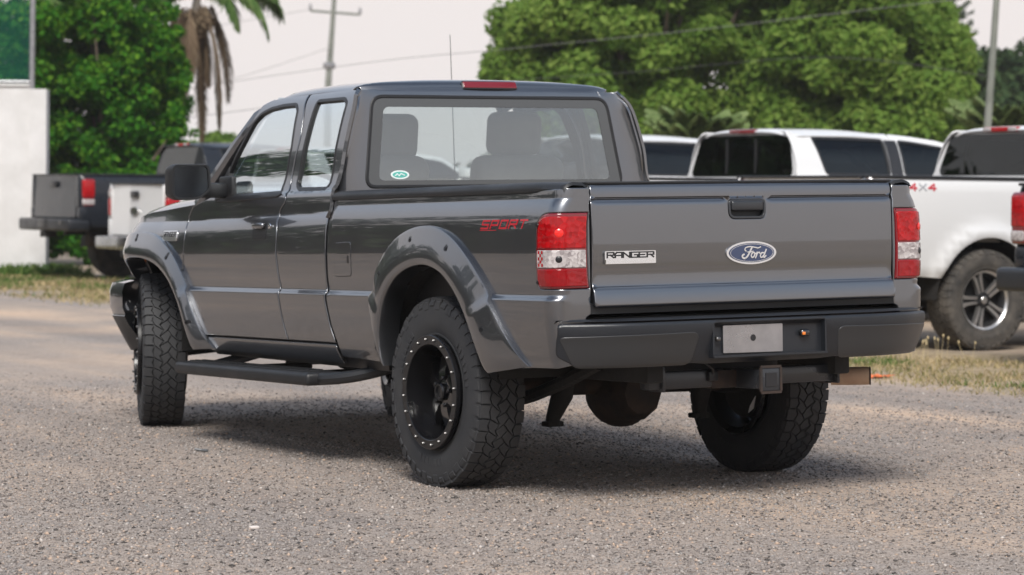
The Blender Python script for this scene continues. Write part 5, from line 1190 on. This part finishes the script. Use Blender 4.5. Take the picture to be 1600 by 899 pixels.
def bg_truck(label, X, Y, paint, hw=.95, zr=1.33, zb=.56, R=.405, W=.27, wb=3.3, tail=-1.12, bed=1.98, cab=2.35, roof=1.80, lamp='full', bumper='bumper_pad', alloy=True, crew=True, emblem=False, hb='red', decal=None, slider=False, flare_=.03, handle=True, muffler=False, lx=.0, group='pickups parked in the row'):
    root = empty('parked_pickup', (X, Y, 0), -math.pi/2); tag(root, label, 'pickup truck', group)
    yb = tail+bed; yc = yb+cab; yf = wb+.92; zbelt = zr+.035
    fw = pchip([zb-.1, zb, zb+.1, (zb+zr)/2, zr-.12, zr-.03, zr, zbelt+.01, zbelt+.05, (zbelt+roof)/2, roof-.09, roof-.04, roof-.015], [hw-.12, hw-.05, hw-.012, hw, hw-.012, hw-.028, hw-.045, hw-.07, hw-.085, hw-.15, hw-.235, hw-.30, hw-.38])
    ra = R+.085
    def w(y, z):
        y = np.asarray(y, float); z = np.asarray(z, float); o = fw(z)
        for c in (0., wb):
            d = np.sqrt((y-c)**2+(z-R)**2); o = o+flare_*np.exp(-((d-ra-.03)/.075)**2)
        return o-.30*np.clip((y-yf+.55)/.6, 0, 2)**2.2-.25*np.clip((tail+.07-y)/.07, 0, 1)**2*.12
    def S(u, v): u = np.asarray(u, float); v = np.asarray(v, float); return np.stack([w(u, v), u, v], -1)
    def P(nm, pv, m, par=root): V, F, N = pv; return mk(nm, V, F, m, par, N=N)
    def both(nm, pv, m): return P(nm, pv, m), P(nm, mirror(pv), m)
    def B(nm, a, m, par=root, ang=35): V, F = a.vf if hasattr(a, 'vf') else a; return mk(nm, V, F, m, par, ang=ang)
    arch = lambda c, z0: [(c+ra*math.cos(t), R+ra*math.sin(t)) for t in np.linspace(math.asin((z0-R)/ra), math.pi-math.asin((z0-R)/ra), 22)]
    RHt = (1, 0, .1); st = dict(res=.07, step=.05)
    ba = both('bed_side', panel([(tail, zb+.05)]+arch(0, zb)[::-1]+[(yb-.012, zb), (yb-.012, zr), (tail, zr)], S, RHt, **st), paint)
    fa = both('front_fender', panel(arch(wb, zb)[::-1]+[(yf-.04, zb+.1), (yf-.04, zr-.22), (yf-.6, zr-.10), (yc+.12, zr-.05), (yc+.12, zb)], S, RHt, **st), paint)
    # doors with window openings
    rz = lambda y: roof-.085*max(0, min(1.2, ((y-yb)/(cab-.45)-.35)/.65))**2
    def ylean(z): return yc+.02-.62*max(0, z-zbelt)/(roof-zbelt)*1.0
    doors = [(yb+.02, yb+cab*.52), (yb+cab*.52+.012, yc+.105)] if crew else [(yb+.30, yc+.105)]
    for i, (y0, y1) in enumerate(doors):
        front = i == len(doors)-1
        if front: o = [(y0, zb), (y1, zb), (y1, zr-.06), (ylean(zbelt)+.10, zbelt), (ylean(roof-.12)+.02, roof-.12), (ylean(roof-.08)-.06, rz(ylean(roof-.08)-.06)-.02), (y0+.25, rz(y0+.25)-.017), (y0, rz(y0)-.016)]; g = [(y0+.07, zbelt+.035), (ylean(zbelt)-.06, zbelt+.035), (ylean(roof-.16)-.05, roof-.175), (ylean(roof-.12)-.14, rz(ylean(roof-.12)-.14)-.085), (y0+.25, rz(y0+.25)-.08), (y0+.07, rz(y0+.07)-.080)]
        else: o = [(y0, zb), (y1, zb), (y1, rz(y1)-.016), (y0, roof-.022)]; g = [(y0+.33, zbelt+.035), (y1-.10, zbelt+.035), (y1-.10, rz(y1)-.082), (y0+.25, roof-.088)]
        g = rounded(g, .035, 3); pv = panel(rounded(o, .02, 2), S, RHt, holes=[g], **st); dl = both('door', pv, paint); q = np.array(g if area(g) > 0 else g[::-1])
        for mir, d_ in ((0, dl[0]), (1, dl[1])):
            Xm = mirror if mir else (lambda t: t)
            P('window_seal', Xm(panel(inset(q, -.012), S, RHt, res=.1, holes=[inset(q, .014)], off=.003, bev=.002, rim=.02, step=.04)), 'rubber_seal', d_)
            P('window_pane', Xm(panel(inset(q, .006), S, RHt, res=.12, off=-.006, bev=.001, rim=.004)), 'glass_dark', d_)
            if front or crew:
                s_ = -1 if mir else 1; yy = (y0+.035 if front else y1-.03); B('door_handle', rbox((s_*(hw+.004), y0+.14, zr-.14), (.03, .17, .035), .012), paint, d_)
        if front:
            for mir, d_ in ((0, dl[0]), (1, dl[1])):
                s_ = -1 if mir else 1; B('door_mirror', Acc().add(rbox((s_*(hw+.12), y1-.35, zbelt+.12), (.22, .12, .22), .04, 2)).add(rbox((s_*(hw-.01), y1-.34, zbelt+.06), (.16, .07, .05), .015)), paint, d_)
    if not crew: both('cab_corner', panel([(yb+.02, zb), (yb+.29, zb), (yb+.29, roof-.018), (yb+.02, roof-.02)], S, RHt, **st), paint)
    both('pillar_trim', panel([(doors[0][1]-.085, zbelt+.035), (doors[0][1]+.06, zbelt+.035), (doors[0][1]+.06, rz(doors[0][1])-.082), (doors[0][1]-.085, rz(doors[0][1])-.082)], S, RHt, off=.004, **st), 'pillar_black') if crew else None
    # roof, cab back, glass
    def rf(u, v):
        u = np.asarray(u, float); v = np.asarray(v, float); e = (v-yb)/(ylean(roof)-yb); top = hw-.235
        return np.stack([u, v-.05*(np.abs(u)/top)**3*(1-np.clip(e*4, 0, 1))*-1, roof+.012*np.sin(np.clip(e, 0, 1)*math.pi)-.035*np.clip(.12-(v-yb), 0, .12)**2/.0144-.085*np.clip((e*1.0-.35)/.65, 0, 1.2)**2-.075*(np.abs(u)/top)**4], -1)
    ro_ = P('roof', panel([(-(hw-.26), yb+.01), (hw-.26, yb+.01), (hw-.235, yb+.10), (hw-.235, ylean(roof-.05)-.02), (-(hw-.235), ylean(roof-.05)-.02), (-(hw-.235), yb+.10)], rf, (0, 0, 1), res=.09, step=.06), paint)
    bk = lambda u, v: np.stack([np.asarray(u, float), yb+.005+.16*np.clip((np.asarray(v, float)-zbelt)/(roof-zbelt), 0, 1)*.35+.06*np.clip(np.abs(np.asarray(u, float))-(hw-.35), 0, 1)*0, np.asarray(v, float)], -1)
    g = rounded([(-(hw-.17), zbelt+.03), (hw-.17, zbelt+.03), (hw-.28, roof-.085), (-(hw-.28), roof-.085)], .05, 4)
    cb_ = P('cab_back', panel([(-(hw-.03), zb+.1), (hw-.03, zb+.1), (hw-.045, zr), (hw-.09, zbelt+.04), (hw-.245, roof-.06), (hw-.30, roof-.03), (-(hw-.30), roof-.03), (-(hw-.245), roof-.06), (-(hw-.09), zbelt+.04), (-(hw-.045), zr)], bk, (0, -1, 0), res=.1, step=.06, holes=[g]), paint)
    P('back_pane', panel(inset(np.array(g), -.02), bk, (0, -1, 0), res=.12, off=.004, rim=.006), 'glass_dark', cb_)
    if slider:
        for xx in (-.24, .24): B('slider_bar', rbox((xx, yb+.012, (zbelt+roof)/2-.03), (.022, .02, roof-zbelt-.14)), 'rubber_seal', cb_)
    if hb:
        hl = B('high_brake_light', rbox((0, yb+.035, roof-.028), (.42, .06, .045), .012), 'lens_red' if hb == 'red' else 'lens_dark_red', ro_)
        for xx in ((-.16, .16) if hb == 'red' else ()): B('cargo_lens', rbox((xx, yb+.004, roof-.028), (.10, .02, .034), .006), 'lens_clear', hl)
    B('windscreen', grid(np.array([[(-(hw-.12), ylean(zbelt)+.12, zbelt), (0, ylean(zbelt)+.2, zbelt), (hw-.12, ylean(zbelt)+.12, zbelt)], [(-(hw-.27), ylean(roof-.05)-.02, roof-.12), (0, ylean(roof-.05)+.03, roof-.085), (hw-.27, ylean(roof-.05)-.02, roof-.12)]])), 'glass_dark')
    for s in (-1, 1): B('windscreen_pillar', tube([(s*(hw-.09), ylean(zbelt)+.11, zbelt-.02), (s*(hw-.25), ylean(roof-.12)-.0, roof-.13)], .035, 8), paint)
    B('hood', grid(np.array([[(x, y+(-.16*(x/hw)**2 if y > yf-.3 else 0), z-.05*(abs(x)/hw)**3) for x in np.linspace(-(hw-.05), hw-.05, 9)] for y, z in ((yc-.02, zr+.03), (yc+.3, zr+.02), (yf-.5, zr-.03), (yf-.15, zr-.10), (yf-.02, zr-.2), (yf, zr-.42))])), paint, ang=60)
    B('front_bumper', rbox((0, yf-.03, zb+.12), (hw*1.9, .30, .28), .08, 3), bumper); B('grille', rbox((0, yf-.05, zr-.34), (hw*1.2, .06, .26), .03), 'badge_black')
    for s in (-1, 1): B('headlamp', rbox((s*(hw-.22), yf-.16, zr-.32), (.30, .12, .2), .04), 'lens_clear')
    # bed
    B('bed_floor', Acc().add(rbox((0, tail+bed/2, zr-.50), (2*hw-.2, bed-.08, .04))).add(rbox((0, yb-.03, zr-.27), (2*hw-.12, .03, .5))), 'plastic_black')
    for s in (-1, 1):
        B('bed_wall', rbox((s*(hw-.12), tail+bed/2, zr-.25), (.05, bed-.06, .5)), paint); B('bed_rail_cap', rbox((s*(hw-.085), tail+bed/2, zr+.006), (.13, bed-.02, .022), .008), 'plastic_black')
    tg_ = lambda u, v: np.stack([np.asarray(u, float), tail-.02-.012*np.cos((np.asarray(v, float)-zb)/(zr-zb)*3.0)+.02*(np.asarray(u, float)/hw)**2, np.asarray(v, float)], -1)
    tx = hw-.175; tgo = P('tailgate', panel(rounded([(-tx, zb+.16), (tx, zb+.16), (tx, zr-.005), (-tx, zr-.005)], .03, 3), tg_, (0, -1, 0), res=.1, rim=.05), paint)
    B('tailgate_inner', rbox((0, tail+.045, (zb+.16+zr)/2), (2*tx-.04, .05, zr-zb-.22)), 'plastic_black', tgo)
    if handle: B('latch_handle', rbox((0, tail-.035, zr-.13), (.26, .025, .085), .015), 'badge_black', tgo)
    B('tailgate_cap', rbox((0, tail+.01, zr+.004), (2*tx+.02, .07, .02), .006), 'plastic_black', tgo)
    if emblem: B('maker_oval', prism([(.13*math.cos(t), zr-.34+.05*math.sin(t)) for t in np.linspace(0, 6.283, 25)[:-1]], 0, .01, lambda u, v, d: (u, tail-.033-d, v)), 'chrome', tgo)
    for s in (-1, 1):
        z0, z1 = (zr-.43, zr-.05) if lamp != 'short' else (zr-.45, zr-.06)
        L = lambda x0, x1, za, zb_, yy: rbox((s*(x0+x1)/2, tail+.05+lx*.6, (za+zb_)/2), (x1-x0, .17+yy, zb_-za), .025, 3)
        hsg = B('tail_lamp', L(tx+.012+lx, hw+.004, z0, z1, 0), 'lens_dark_red')
        if lamp == 'ford':
            B('brake_lens', L(tx+.02+lx, hw+.008, z0+.02, z1-.13, .012), 'lens_red', hsg); B('reversing_lens', L(tx+.02+lx, hw+.008, z1-.12, z1-.02, .012), 'lens_clear', hsg)
        else:
            B('brake_lens', L(tx+.02+lx, hw+.008, z0+.12, z1-.015, .012), 'lens_red', hsg); B('reversing_lens', L(tx+.02+lx, hw+.008, z0+.015, z0+.11, .012), 'lens_clear', hsg)
        if lx: B('rear_pillar', rbox((s*(tx+.012+lx/2), tail+.06, (z0+z1)/2+.01), (lx-.004, .14, z1-z0+.06), .015), paint)
        B('rear_pillar', rbox((s*(tx+.095), tail+.06, (z0+zb+.1)/2), (.15, .14, z0-zb-.12), .03), paint)
    rb_ = B('rear_bumper', Acc().add(rbox((0, tail-.09, zb+.06), (2*hw-.02, .20, .17), .035, 3)).add(rbox((hw*.86, tail-.02, zb+.06), (.26, .30, .16), .04, 3)).add(rbox((-hw*.86, tail-.02, zb+.06), (.26, .30, .16), .04, 3)), bumper)
    B('plate_recess', rbox((0, tail-.185, zb+.075), (.36, .02, .12), .01), 'badge_black', rb_); B('step_notch', rbox((hw*.72, tail-.187, zb+.09), (.16, .012, .07), .01), 'badge_black', rb_)
    B('tow_hitch', rbox((0, tail-.10, zb-.07), (.09, .22, .09), .01), 'under')
    B('chassis_frame', Acc().add(rbox((-.42, wb/2-.1, zb-.02), (.09, wb+1.7, .15))).add(rbox((.42, wb/2-.1, zb-.02), (.09, wb+1.7, .15))).add(rbox((0, wb*.55, zb+.03), (2*hw-.2, wb*.62, .08))).add(tube([(-hw+.2, 0, R), (hw-.2, 0, R)], .05, 10)).add(tube([(-hw+.2, wb, R), (hw-.2, wb, R)], .05, 10)).add(rbox((0, 0, R), (.28, .3, .28), .1, 3)), 'under')
    if muffler: B('muffler', tube([(.45, -.3, zb-.14), (.45, -.95, zb-.14)], .10, 16), 'rust')
    for s in (-1, 1):
        for c in (0., wb):
            Pp = [[(s*x, c+ra*1.02*math.cos(t), R+ra*1.02*math.sin(t)) for x in (hw-.02, hw-.42)] for t in np.linspace(.0, math.pi, 18)]; P2 = [[(s*(hw-.42), c+ra*1.02*math.cos(t), R+ra*1.02*math.sin(t)), (s*(hw-.42), c, R)] for t in np.linspace(0, math.pi, 18)]
            B('wheel_well', Acc().add(grid(np.array(Pp))).add(grid(np.array(P2))), 'under')
            bg_wheel(root, (s*(hw-W/2-.005), c, R-.004), s < 0, R, W, alloy, .35+c)
        B('rocker', rbox((s*(hw-.10), (ra+wb-ra)/2, zb-.01), (.12, wb-2*ra-.02, .10), .03), 'badge_black')
    if decal:
        u0, u1, z0 = decal; f = lambda u, v, d: (float(w(u, v))+.0+d, u, v)
        B('side_decal', ribbons([l for k, l in enumerate(word('4X4', u0, u1, z0, z0+.05, .35, .1)) if k not in (1, 2)], .013, f, -.002, .002), 'decal_red', ba[0])
        B('side_decal', ribbons([l for k, l in enumerate(word('4X4', u0, u1, z0, z0+.05, .35, .1)) if k in (1, 2)], .011, f, -.002, .0022), 'alloy', ba[0])
    return root
bg_truck('white pickup with red 4x4 lettering on its bed and polished alloy wheels', 7.95, 8.0, 'white_paint', hw=.945, zr=1.36, zb=.575, R=.405, W=.28, wb=3.26, tail=-1.14, bed=2.03, cab=2.3, roof=1.815, decal=(-.79, -.53, 1.262), bumper='chrome_bumper', flare_=.035)
bg_truck('white crew cab pickup with black sliding back window below the broad trees', 8.20, 11.95, 'white_paint', hw=1.0, zr=1.36, zb=.6, R=.41, W=.28, wb=3.6, tail=-1.2, bed=1.98, cab=2.32, roof=1.865, slider=True, hb='clear', bumper='chrome_bumper')
bg_truck('white cab with grey tinted side windows showing between the grey pickup and crew cab', 8.55, 15.55, 'white_paint', hw=1.0, zr=1.37, zb=.6, R=.41, W=.28, wb=3.6, tail=-1.2, bed=1.9, cab=2.5, roof=1.875, hb=None, bumper='chrome_bumper')
bg_truck('white pickup with an oval tailgate emblem parked beside the black pickup', 8.35, 22.55, 'white_paint', hw=.98, zr=1.31, zb=.50, R=.42, W=.28, wb=3.6, tail=-1.25, bed=2.0, cab=2.4, roof=1.62+.2, lamp='ford', lx=.06, emblem=True, bumper='chrome_bumper', alloy=False)
bg_truck('lifted black pickup with a grey muffler parked beside the white wall', 8.50, 25.85, 'navy_paint', hw=.97, zr=1.44, zb=.70, R=.43, W=.31, wb=3.6, tail=-1.25, bed=1.85, cab=2.4, roof=1.92, muffler=True, lx=.10, bumper='bumper_pad', alloy=False)
bg_truck('black pickup with a tall red tail lamp at the edge of the row', 8.16, 4.70, 'black_paint', hw=.965, zr=1.30, zb=.56, R=.40, W=.27, wb=3.3, tail=-1.15, bed=1.9, cab=2.3, roof=1.8, bumper='bumper_pad')
# ================================================================== air
m = bpy.data.materials.new('haze'); m.use_nodes = True; t = m.node_tree; t.nodes.clear(); o_ = NN(t, 'ShaderNodeOutputMaterial'); pv_ = NN(t, 'ShaderNodeVolumePrincipled')
pv_.inputs['Color'].default_value = (.97, .97, .98, 1); pv_.inputs['Density'].default_value = .0004; pv_.inputs['Anisotropy'].default_value = .2
t.links.new(pv_.outputs[0], o_.inputs['Volume']); MAT['haze'] = m
tag(mk('haze', *rbox((0, 0, 11.), (3020, 3020, 24.5)), 'haze', smooth=False), 'thin pale haze in the air over the yard', 'haze', kind='stuff')
SC.cycles.volume_step_rate = 4; SC.cycles.volume_max_steps = 64; SC.cycles.volume_bounces = 1
